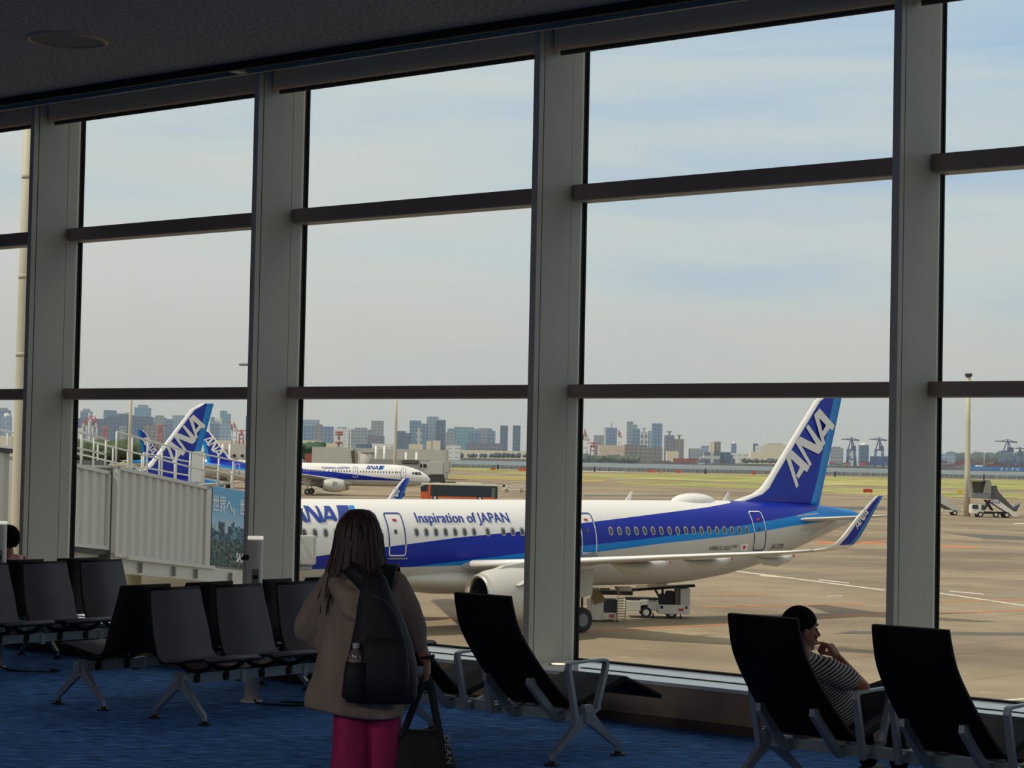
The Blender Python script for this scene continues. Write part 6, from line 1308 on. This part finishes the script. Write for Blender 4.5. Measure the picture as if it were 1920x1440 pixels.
chain(b, [(.14, .0, 1.20), (.212, .0, 1.01), (.256, .015, .905)], [.048, .037, .024]); hand(b, (.263, .016, .90), (.03, .08, -1), (-1, .1, -.05), (1.0, 1.15, 1.2, 1.25), .98, 1)
for s, fx_ in ((-1, -.075), (1, .085)):
    chain(b, [(s*.075+.01, 0, .80), (fx_+.005, .01+.02*s, .43), (fx_, .0+.03*s, .09)], [.085, .052, .036]); cap(b, (fx_, -.03+.03*s, .045), (fx_, .13+.03*s, .035), .036, .03)
organic(b, 'body', M_skin, WM, .0052, 4)
eyes(WM, PF)
# hair: cap plus long locks
b = MB(); 
rs = []
for z, cx, rx, ry, cy in ((1.562, -.05, .012, .012, .01), (1.557, -.05, .045, .05, .01), (1.54, -.05, .068, .082, .01), (1.50, -.050, .088, .10, .008), (1.45, -.049, .097, .104, 0), (1.40, -.048, .100, .100, -.008), (1.34, -.050, .104, .088, -.018), (1.28, -.056, .112, .076, -.03), (1.22, -.064, .120, .062, -.045), (1.17, -.07, .118, .045, -.055), (1.13, -.075, .095, .03, -.06)):
    ring = []
    for k in range(40):
        a = 2*PI*k/40; f = 1+.035*math.sin(a*9+z*20)+.02*math.sin(a*17+z*33); y = ry*math.sin(a)
        if z < 1.48 and math.sin(a) > .25: y = ry*.25   # open at the face side
        ring.append((cx+rx*math.cos(a)*f, cy+y*f, z))
    rs.append(ring)
b.rings(rs); rnd = random.Random(5)
for k in range(110):
    a = R(180+180*rnd.random()); x0 = -.05+.095*math.cos(a); y0 = .0+.10*math.sin(a)
    sp = (x0+.05)*.42+(rnd.random()-.5)*.03; zt_ = 1.49-.07*rnd.random(); zb_ = 1.20-.11*rnd.random()+ (.07 if x0 > .02 else 0)
    side_ = -.045 if rnd.random() < .18 and x0 < -.08 else 0
    b.tube(catmull([(-.05+(x0+.05)*.45, y0*.5+.005, 1.550), (-.05+(x0+.05)*.98, y0*.98, zt_), (x0+sp*.3, y0*1.03, 1.38), (x0+sp*.7+.006*math.sin(k), y0*.95-.01, 1.28), (x0+sp+side_*.6, y0*.8-.03, (1.28+zb_)/2), (x0+sp+side_+.01*math.sin(k*2), y0*.7-.045, zb_)], 3), [.003]+[.007+.003*rnd.random()]*12+[.006, .004, .0015], 5)
b.build('hair', M_hair, WM)
MB().ell((.052, .06, 1.437), (.006, .03, .018), 10, 8).build('glasses_rim', mat('rim_clear', rgb(200, 196, 190), .2), WM)
M_hood = mat('hoodie_beige', rgb(150, 133, 116), .95, var=(7, rgb(122, 107, 94), (1, 1, .35)), bump=.35)
b = MB(); rs = []
def rr_(z, cx, cy, rx, ry, ph=0, am=.03, p=2.3): 
    out_ = []
    for k in range(48):
        a = 2*PI*k/48; f = 1+am*math.sin(a*7+ph)+am*.6*math.sin(a*13-ph*1.7); ca, sa = math.cos(a), math.sin(a)
        out_.append((cx+rx*math.copysign(abs(ca)**(2/p), ca)*f, cy+ry*math.copysign(abs(sa)**(2/p), sa)*f, z+.018*math.sin(a*2+.5)*(1 if z < .75 else 0)))
    return out_
for z, cx, cy, rx, ry, ph, am in ((.668, -.045, .0, .205, .15, 0, .02), (.673, -.045, 0, .222, .165, 0, .03), (.70, -.045, 0, .226, .168, .2, .04), (.735, -.05, 0, .220, .165, .4, .04), (.82, -.042, 0, .202, .155, .8, .035), (.92, -.032, 0, .190, .148, 1.2, .03), (1.02, -.028, 0, .186, .142, 1.6, .025), (1.12, -.026, 0, .188, .135, 2, .02), (1.19, -.026, 0, .186, .122, 2.2, .015), (1.25, -.028, 0, .155, .10, 2.3, .01), (1.285, -.032, 0, .10, .08, 2.4, .01), (1.30, -.036, 0, .06, .06, 2.5, 0)): rs.append(rr_(z, cx, cy, rx, ry, ph, am))
b.rings(rs)
# loose sleeves
chain(b, [(-.145, .0, 1.225), (-.215, .01, 1.12), (-.255, .03, 1.035)], [.078, .076, .078]); chain(b, [(-.255, .03, 1.03), (-.235, .13, 1.06), (-.205, .21, 1.09)], [.074, .062, .045])
cap(b, (-.225, .015, 1.06), (-.225, .03, .995), .075, .062); cap(b, (-.30, .02, 1.0), (-.21, .02, .99), .025, .035)
chain(b, [(.105, .0, 1.225), (.168, .0, 1.13), (.205, .0, 1.04), (.212, .0, .995)], [.072, .062, .056, .050]); cap(b, (.212, 0, .995), (.220, .002, .975), .047, .044)
hd_ = organic(b, 'hoodie', M_hood, WM, .008, 4)
b = MB()   # hood lying on the shoulders
b.tube(catmull([(.075, .06, 1.27), (.085, -.02, 1.285), (.065, -.085, 1.25), (.02, -.125, 1.20), (-.04, -.135, 1.165), (-.10, -.115, 1.19), (-.135, -.06, 1.235), (-.13, .03, 1.26)], 4), [.032]*4+[.040]*5+[.048]*8+[.050]*4+[.045]*4+[.038]*4, 12)
b.ell((-.03, -.085, 1.225), (.10, .05, .05), 16, 10); b.tube(catmull([(-.13, -.09, 1.20), (-.08, -.15, 1.13), (.0, -.16, 1.09), (.05, -.14, 1.12)], 4), [.02, .026, .028, .03, .032, .032, .03, .03, .028, .026, .024, .02, .015], 10)
organic(b, 'hood', M_hood, hd_, .007, 4)
# wide trousers
b = MB()
for s, hx, fx_ in ((-1, -.058, -.078), (1, .075, .088)):
    rs = []
    for z, t_ in ((.82, 0), (.74, .1), (.62, .3), (.5, .5), (.36, .7), (.2, .88), (.06, 1), (.045, 1)):
        cx = hx+(fx_-hx)*t_; w_ = .082-.012*t_ if z > .4 else .074+.01*(1-t_); rs.append([(cx+w_*math.cos(2*PI*k/32)*(1+.05*math.sin(2*PI*k/32*5+z*9)), .0+.03*s*t_+(.085-.01*t_)*math.sin(2*PI*k/32)*(1+.05*math.sin(2*PI*k/32*4-z*7)), z) for k in range(32)])
    b.rings(rs)
b.ell((.008, 0, .80), (.145, .11, .10), 20, 12)
organic(b, 'trousers', mat('trousers_magenta', rgb(172, 30, 92), .8, var=(9, rgb(136, 20, 70), (1, 1, .25)), bump=.2), WM, .008, 4)
for s, fx_ in ((-1, -.078), (1, .088)):
    b = MB(); cap(b, (fx_, -.05+.03*s, .04), (fx_, .14+.03*s, .034), .042, .036); organic(b, 'shoe', mat('shoe_white', rgb(200, 198, 194), .6), WM, .006, 3)
b = MB(); b.tube([(.262+.03*math.cos(a_*PI/8), .014+.027*math.sin(a_*PI/8), .915+.004*math.cos(a_*PI/8)) for a_ in range(17)], .0065, 6); b.bbox((.29, -.004, .915), (.012, .032, .036), .005); b.build('wristwatch', mat('watch_black', rgb(18, 18, 20), .3), WM)

# ---------------------------------------------------------------- backpack, bottle, tote
BP = thing('backpack', 'dark navy backpack worn by the standing person', 'backpack', (wx.x+rt0.x*.022, wx.y+rt0.y*.022, .028), VIEW_RZ)
M_bp = mat('backpack_navy', rgb(26, 26, 32), .75, bump=.25, var=(30, rgb(20, 20, 26), (1, 1, 1))); M_strap = mat('strap_black', rgb(15, 15, 17), .7)
b = MB(); rs = []
for z, x0, x1, dep, cy in ((.705, -.06, .17, .05, -.20), (.712, -.10, .20, .09, -.205), (.74, -.118, .212, .115, -.215), (.80, -.11, .214, .125, -.225), (.88, -.095, .206, .125, -.23), (.98, -.075, .180, .12, -.23), (1.06, -.062, .150, .11, -.22), (1.14, -.055, .108, .095, -.205), (1.20, -.045, .084, .08, -.19), (1.245, -.03, .066, .06, -.175), (1.262, -.01, .045, .035, -.165)):
    cx, rx = (x0+x1)/2, (x1-x0)/2; ring = []
    for k in range(40):
        a = 2*PI*k/40; ca, sa = math.cos(a), math.sin(a); f = 1+.012*math.sin(a*6+z*14); ring.append((cx+rx*math.copysign(abs(ca)**.72, ca)*f, cy+dep*math.copysign(abs(sa)**.72, sa)*f, z))
    rs.append(ring)
b.rings(rs); bd = organic(b, 'pack_body', M_bp, BP, .007, 3)
b = MB(); rs = []
for z, hw, d_ in ((.76, .08, .02), (.775, .105, .045), (.85, .105, .055), (.95, .095, .045), (1.0, .08, .02)): rs.append([(.075+hw*math.copysign(abs(math.cos(2*PI*k/32))**.7, math.cos(2*PI*k/32)), -.335+d_*math.copysign(abs(math.sin(2*PI*k/32))**.7, math.sin(2*PI*k/32)), z) for k in range(32)])
b.rings(rs).build('front_pocket', M_bp, BP)
b = MB(); b.tube(catmull([(.165, -.335, .80), (.155, -.335, .98), (.115, -.31, 1.10), (.03, -.285, 1.17), (-.02, -.29, 1.12), (-.04, -.31, 1.0)], 5), .0035, 6); b.build('zip', mat('zip_grey', rgb(60, 60, 66), .5), BP)
b = MB(); rs = []
for z, hw, d_ in ((.745, .035, .03), (.76, .05, .045), (.85, .05, .045), (.895, .046, .04)): rs.append([(-.052+hw*math.cos(2*PI*k/24)+(z-.75)*.05, -.355+d_*math.sin(2*PI*k/24), z) for k in range(24)])
b.rings(rs).build('side_pocket', M_strap, BP)
def ribbon(b, P, w, th, wdir):
    P = catmull(P, 5); wd = Vector(wdir).normalized(); rs = []
    for i, p in enumerate(P):
        t_ = (P[min(i+1, len(P)-1)]-P[max(i-1, 0)]).normalized(); s = (wd-t_*wd.dot(t_)).normalized(); n_ = t_.cross(s); rs.append([p+s*w/2+n_*th/2, p-s*w/2+n_*th/2, p-s*w/2-n_*th/2, p+s*w/2-n_*th/2])
    b.rings(rs, True, 0, True)
b = MB(); ribbon(b, [(.02, -.18, 1.16), (-.03, -.175, 1.215), (-.09, -.13, 1.27), (-.128, -.05, 1.285), (-.13, .05, 1.255), (-.13, .14, 1.16), (-.11, .17, 1.0), (-.08, .15, .85)], .068, .014, (.75, -.3, .55)); b.build('shoulder_strap', M_strap, BP)
b = MB(); ribbon(b, [(.055, -.18, 1.13), (.064, -.165, 1.22), (.075, -.07, 1.285), (.08, .04, 1.27), (.09, .14, 1.16), (.11, .16, 1.0), (.14, .12, .85)], .062, .014, (1, .0, .15)); b.build('shoulder_strap', M_strap, BP)
b = MB(); ribbon(b, [(-.01, -.19, 1.245), (-.005, -.20, 1.275), (.018, -.20, 1.285), (.04, -.20, 1.275), (.045, -.19, 1.245)], .02, .006, (0, 1, 0)); b.build('grab_handle', M_strap, BP)
BT = thing('water_bottle', 'clear plastic bottle with white cap in the side pocket of the backpack', 'bottle', (wx.x+rt0.x*-.026-(-.350)*math.sin(VIEW_RZ), wx.y+rt0.y*-.026+(-.350)*math.cos(VIEW_RZ), .795), VIEW_RZ)
def lathe(prof, n=24, mb=None, mi=0):
    mb = mb or MB(); return mb.rings([[(r*math.cos(2*PI*k/n), r*math.sin(2*PI*k/n), z) for k in range(n)] for r, z in prof], True, mi)
lathe([(.026, 0), (.030, .006), (.031, .03), (.029, .05), (.031, .07), (.031, .15), (.026, .168), (.014, .182), (.012, .19)]).build('bottle_body', mat('bottle_clear', rgb(110, 100, 96), .12, spec=.8), BT)
lathe([(.0314, .075), (.0316, .08), (.0316, .135), (.0314, .14)]).build('bottle_label', mat('label_brown', rgb(96, 60, 52), .5, var=(60, rgb(150, 140, 130), (1, 1, 3))), BT)
lathe([(.0145, .186), (.015, .188), (.015, .205), (.0135, .208)]).build('bottle_cap', mat('cap_white', rgb(176, 174, 172), .4), BT)
TB = thing('tote_bag', 'black tote bag with vertical white lettering hanging from the right hand of the standing person', 'bag', (wx.x+rt0.x*.008, wx.y+rt0.y*.008, 0), VIEW_RZ)
b = MB(); rs = []
for z, x0, x1, d_, cy in ((.24, .16, .41, .03, .0), (.245, .13, .435, .06, .0), (.30, .115, .435, .07, 0), (.44, .120, .400, .068, 0), (.53, .128, .365, .055, 0), (.575, .135, .345, .04, 0), (.592, .15, .325, .028, 0), (.597, .17, .31, .02, 0)):
    cx, rx = (x0+x1)/2, (x1-x0)/2; rs.append([(cx+rx*math.copysign(abs(math.cos(2*PI*k/40))**.6, math.cos(2*PI*k/40))*(1+.02*math.sin(k*.9+z*30)), cy+d_*math.copysign(abs(math.sin(2*PI*k/40))**.7, math.sin(2*PI*k/40))*(1+.06*math.sin(k*1.3+z*18)), z) for k in range(40)])
b.rings(rs); organic(b, 'bag_body', mat('tote_black', rgb(17, 17, 19), .8, bump=.2), TB, .006, 4)
for yy in (-.022, .03):
    b = MB(); ribbon(b, [(.150, yy*1.6, .56), (.180, yy*1.3, .64), (.235, yy*.6+.005, .79), (.256, yy*.3+.01, .832), (.272, yy*.4+.01, .79), (.295, yy*.9, .68), (.322, yy*1.6, .56)], .030, .007, (.1, .25, 0) if False else (1, .3, 0)); b.build('bag_strap', M_strap, TB)
V, F = text_mesh('DEAN & DELUCA', .046, 1.12); b = MB(); b.add([(.338-v.y*-.8+(.628-v.x)*-.0+v.x*.13, -.078+.01*(v.x/.4), (.588-v.x*.98)) for v in V], F); b.build('bag_lettering', mat('bag_print', rgb(150, 150, 150), .6), TB)

# ---------------------------------------------------------------- seated person with striped shirt
MN = thing('person', 'person in a striped T-shirt sitting in the lounger, chin on raised hand, short black hair', 'person', (-6.12, -2.40, 0), 0)
b = MB(); mh = (-.003, -.27, .905); PM = face_head(b, mh, R(-32), 1.02)
cap(b, (.015, -.285, .735), (.005, -.28, .82), .055, .05)
chain(b, [(.01, .10, .45), (.01, .02, .54), (.0, -.14, .64), (.01, -.25, .70)], [.10, .10, .10, .09])
cap(b, (0, -.27, .71), (-.15, -.26, .70), .055, .05); cap(b, (.01, -.27, .71), (.12, -.18, .695), .055, .05)
chain(b, [(.115, -.17, .70), (.243, -.03, .600), (.05, .02, .742)], [.046, .038, .026])
# raised hand: index out to the mouth, other fingers curled
w = Vector((.05, .02, .745)); d = Vector((-.55, -.12, .80)).normalized(); 
for o in (-.022, -.008, .008, .022): cap(b, w+Vector((0, o*.8, 0)), w+d*.072+Vector((0, o, 0)), .0155, .0125, 10)
k0 = w+d*.078
chain(b, [k0+Vector((0, -.028, .004)), k0+Vector((-.022, -.055, .014)), k0+Vector((-.028, -.085, .012)), k0+Vector((-.032, -.105, .008))], [.0105, .0095, .0088, .008], 8)
for o, L in ((-.010, 1), (.007, .95), (.023, .8)):
    a = k0+Vector((-.002, o, 0)); chain(b, [a, a+Vector((-.040*L, -.012, -.006)), a+Vector((-.052*L, -.014, -.034)), a+Vector((-.038*L, -.01, -.050))], [.0108, .0098, .0092, .0085], 8)
chain(b, [w+d*.02+Vector((-.008, -.026, 0)), w+d*.035+Vector((-.032, -.040, -.008)), w+d*.05+Vector((-.052, -.036, -.010))], [.0125, .0105, .009], 8)
chain(b, [(-.17, -.26, .69), (-.235, -.08, .56), (-.10, .10, .50)], [.046, .037, .026]); hand(b, (-.10, .10, .50), (.5, .8, -.1), (0, 0, -1), (.3, .35, .4, .45), 1.0, -1)
for s in (-1, 1):
    chain(b, [(s*.09, .10, .45), (s*.115, .44, .52), (s*.10, .62, .10)], [.085, .058, .038]); cap(b, (s*.10, .60, .05), (s*.11, .78, .04), .038, .032)
organic(b, 'body', mat('skin_brown', rgb(168, 112, 84), .55, var=(30, rgb(150, 98, 72), (1, 1, 1))), MN, .0052, 4)
eyes(MN, PM, 1.02)
M3 = Matrix.Rotation(R(-32), 3, 'Z'); b = MB()
rs = []
for th in range(0, 12):
    t_ = R(6+th*9.5); ring = []
    for k in range(36):
        a = 2*PI*k/36; front = math.sin(a)
        tt = t_*(1-.34*max(0, front)) if th > 5 else t_
        v = Vector((.082*math.sin(tt)*math.cos(a), -.014+.102*math.sin(tt)*math.sin(a), .028+.102*math.cos(tt)))*1.02; ring.append(Vector(mh)+M3 @ v)
    rs.append(ring)
b.rings(rs); hr = b.build('hair', M_hairk, MN)
def stripe_mat():
    m = bpy.data.materials.new('shirt_striped'); m.use_nodes = True; t = m.node_tree; b_ = t.nodes['Principled BSDF']; b_.inputs['Roughness'].default_value = .9
    c = N('ShaderNodeTexCoord', t); mp_ = N('ShaderNodeMapping', t); mp_.inputs['Rotation'].default_value = (R(-30), R(18), 0); t.links.new(c.outputs['Object'], mp_.inputs[0]); wv = N('ShaderNodeTexWave', t, wave_type='BANDS', bands_direction='Z'); wv.inputs['Scale'].default_value = 17; wv.inputs['Distortion'].default_value = 1.4; wv.inputs['Detail'].default_value = 0; wv.inputs['Detail Scale'].default_value = .2
    t.links.new(mp_.outputs[0], wv.inputs['Vector']); r_ = N('ShaderNodeValToRGB', t); r_.color_ramp.interpolation = 'CONSTANT'; e = r_.color_ramp.elements; e[0].color = rgb(196, 190, 182); e[1].position = .60; e[1].color = rgb(30, 28, 32); t.links.new(wv.outputs[0], r_.inputs[0]); t.links.new(r_.outputs[0], b_.inputs['Base Color']); return m
b = MB(); chain(b, [(.02, .10, .47), (.02, .01, .545), (.01, -.13, .64), (.005, -.24, .70)], [.125, .125, .13, .10]); cap(b, (0, -.26, .705), (-.155, -.25, .69), .07, .07); cap(b, (.01, -.26, .705), (.115, -.18, .69), .07, .075)
cap(b, (.05, .0, .49), (.075, .06, .45), .10, .09)
cap(b, (.115, -.18, .69), (.19, -.095, .645), .073, .064); cap(b, (-.165, -.25, .69), (-.21, -.16, .62), .068, .06)
organic(b, 'striped_shirt', stripe_mat(), MN, .007, 4)
b = MB()
for s in (-1, 1): chain(b, [(s*.085, .10, .455), (s*.115, .44, .53), (s*.10, .62, .12)], [.10, .075, .055])
b.ell((-.0, .10, .455), (.155, .11, .095), 20, 12); organic(b, 'trousers', mat('trousers_black', rgb(17, 17, 20), .9, bump=.2, spec=.2), MN, .008, 4)
for s in (-1, 1):
    b = MB(); cap(b, (s*.10, .58, .045), (s*.11, .79, .038), .045, .038); organic(b, 'shoe', mat('shoe_dark', rgb(40, 40, 42), .6), MN, .006, 3)
# ---------------------------------------------------------------- seated person in pink at the left edge
PK = thing('person', 'person with black hair and pink patterned top seated at the far left, seen from behind', 'person', (-14.80, -1.49, 0), PI/2)
b = MB(); PP = face_head(b, (0, -.05, 1.015), 0, 1.0); cap(b, (0, -.06, .84), (0, -.055, .93), .055, .05)
chain(b, [(0, .02, .50), (0, -.04, .64), (0, -.06, .78)], [.13, .125, .11]); 
for s in (-1, 1):
    cap(b, (0, -.06, .82), (s*.15, -.05, .80), .055, .05); chain(b, [(s*.17, -.05, .79), (s*.20, .05, .58), (s*.10, .26, .54)], [.046, .038, .026]); hand(b, (s*.10, .26, .54), (-s*.4, .8, -.1), (0, 0, -1), (.3, .35, .4, .45), 1.0, s)
    chain(b, [(s*.09, .06, .50), (s*.10, .46, .50), (s*.10, .48, .10)], [.085, .055, .036]); cap(b, (s*.10, .45, .045), (s*.10, .62, .036), .038, .032)
organic(b, 'body', M_skin, PK, .0055, 4); eyes(PK, PP)
b = MB(); rs = []
for th in range(0, 14):
    t_ = R(6+th*10.2); ring = []
    for k in range(36):
        a = 2*PI*k/36; fr = math.sin(a); tt = t_*(1-.42*max(0, fr)) if th > 5 else t_
        ring.append((.088*math.sin(tt)*math.cos(a), -.065+.108*math.sin(tt)*math.sin(a), 1.035+.108*math.cos(tt)))
    rs.append(ring)
b.rings(rs).build('hair', M_hairk, PK)
b = MB(); chain(b, [(0, .02, .50), (0, -.04, .66), (0, -.06, .77)], [.155, .148, .13]); 
for s in (-1, 1): cap(b, (0, -.06, .835), (s*.15, -.05, .815), .068, .066); chain(b, [(s*.165, -.05, .79), (s*.20, .03, .62), (s*.16, .14, .56)], [.066, .056, .045])
organic(b, 'patterned_top', mat('top_pink', rgb(226, 176, 176), .85, var=(26, rgb(136, 66, 72), (1, 1, .5))), PK, .008, 4)
b = MB()
for s in (-1, 1): chain(b, [(s*.085, .04, .50), (s*.10, .46, .50), (s*.10, .48, .12)], [.10, .072, .052])
organic(b, 'trousers', MAT['trousers_black'], PK, .008, 4)
for s in (-1, 1):
    b = MB(); cap(b, (s*.10, .44, .045), (s*.10, .63, .038), .045, .038); organic(b, 'shoe', MAT['shoe_dark'], PK, .006, 3)
# ================================================================== HAZE over the bay (real scattering air, starts beyond the apron)
m = bpy.data.materials.new('sea_haze'); m.use_nodes = True; t = m.node_tree; t.nodes.clear(); o = N('ShaderNodeOutputMaterial', t)
vs = N('ShaderNodeVolumeScatter', t); vs.inputs['Color'].default_value = (.88, .95, 1.0, 1); vs.inputs['Density'].default_value = 0.7e-4; vs.inputs['Anisotropy'].default_value = .1
va = N('ShaderNodeVolumeAbsorption', t); va.inputs['Color'].default_value = (.5, .5, .5, 1); va.inputs['Density'].default_value = 2e-6
ad = N('ShaderNodeAddShader', t); t.links.new(vs.outputs[0], ad.inputs[0]); t.links.new(va.outputs[0], ad.inputs[1]); t.links.new(ad.outputs[0], o.inputs['Volume'])
P = [gp(-2600, 1400, 0), gp(4200, 1400, 0), gp(4200, 6800, 0), gp(-2600, 6800, 0)]
b = MB(); b.prism([(p.x, p.y) for p in P], lambda u, v, w: (u, v, w), -7.9, 420)
hz_o = b.build('haze_volume', m); tag(hz_o, 'thin pale haze hanging over the bay and the far shore', 'haze', None, 'stuff')
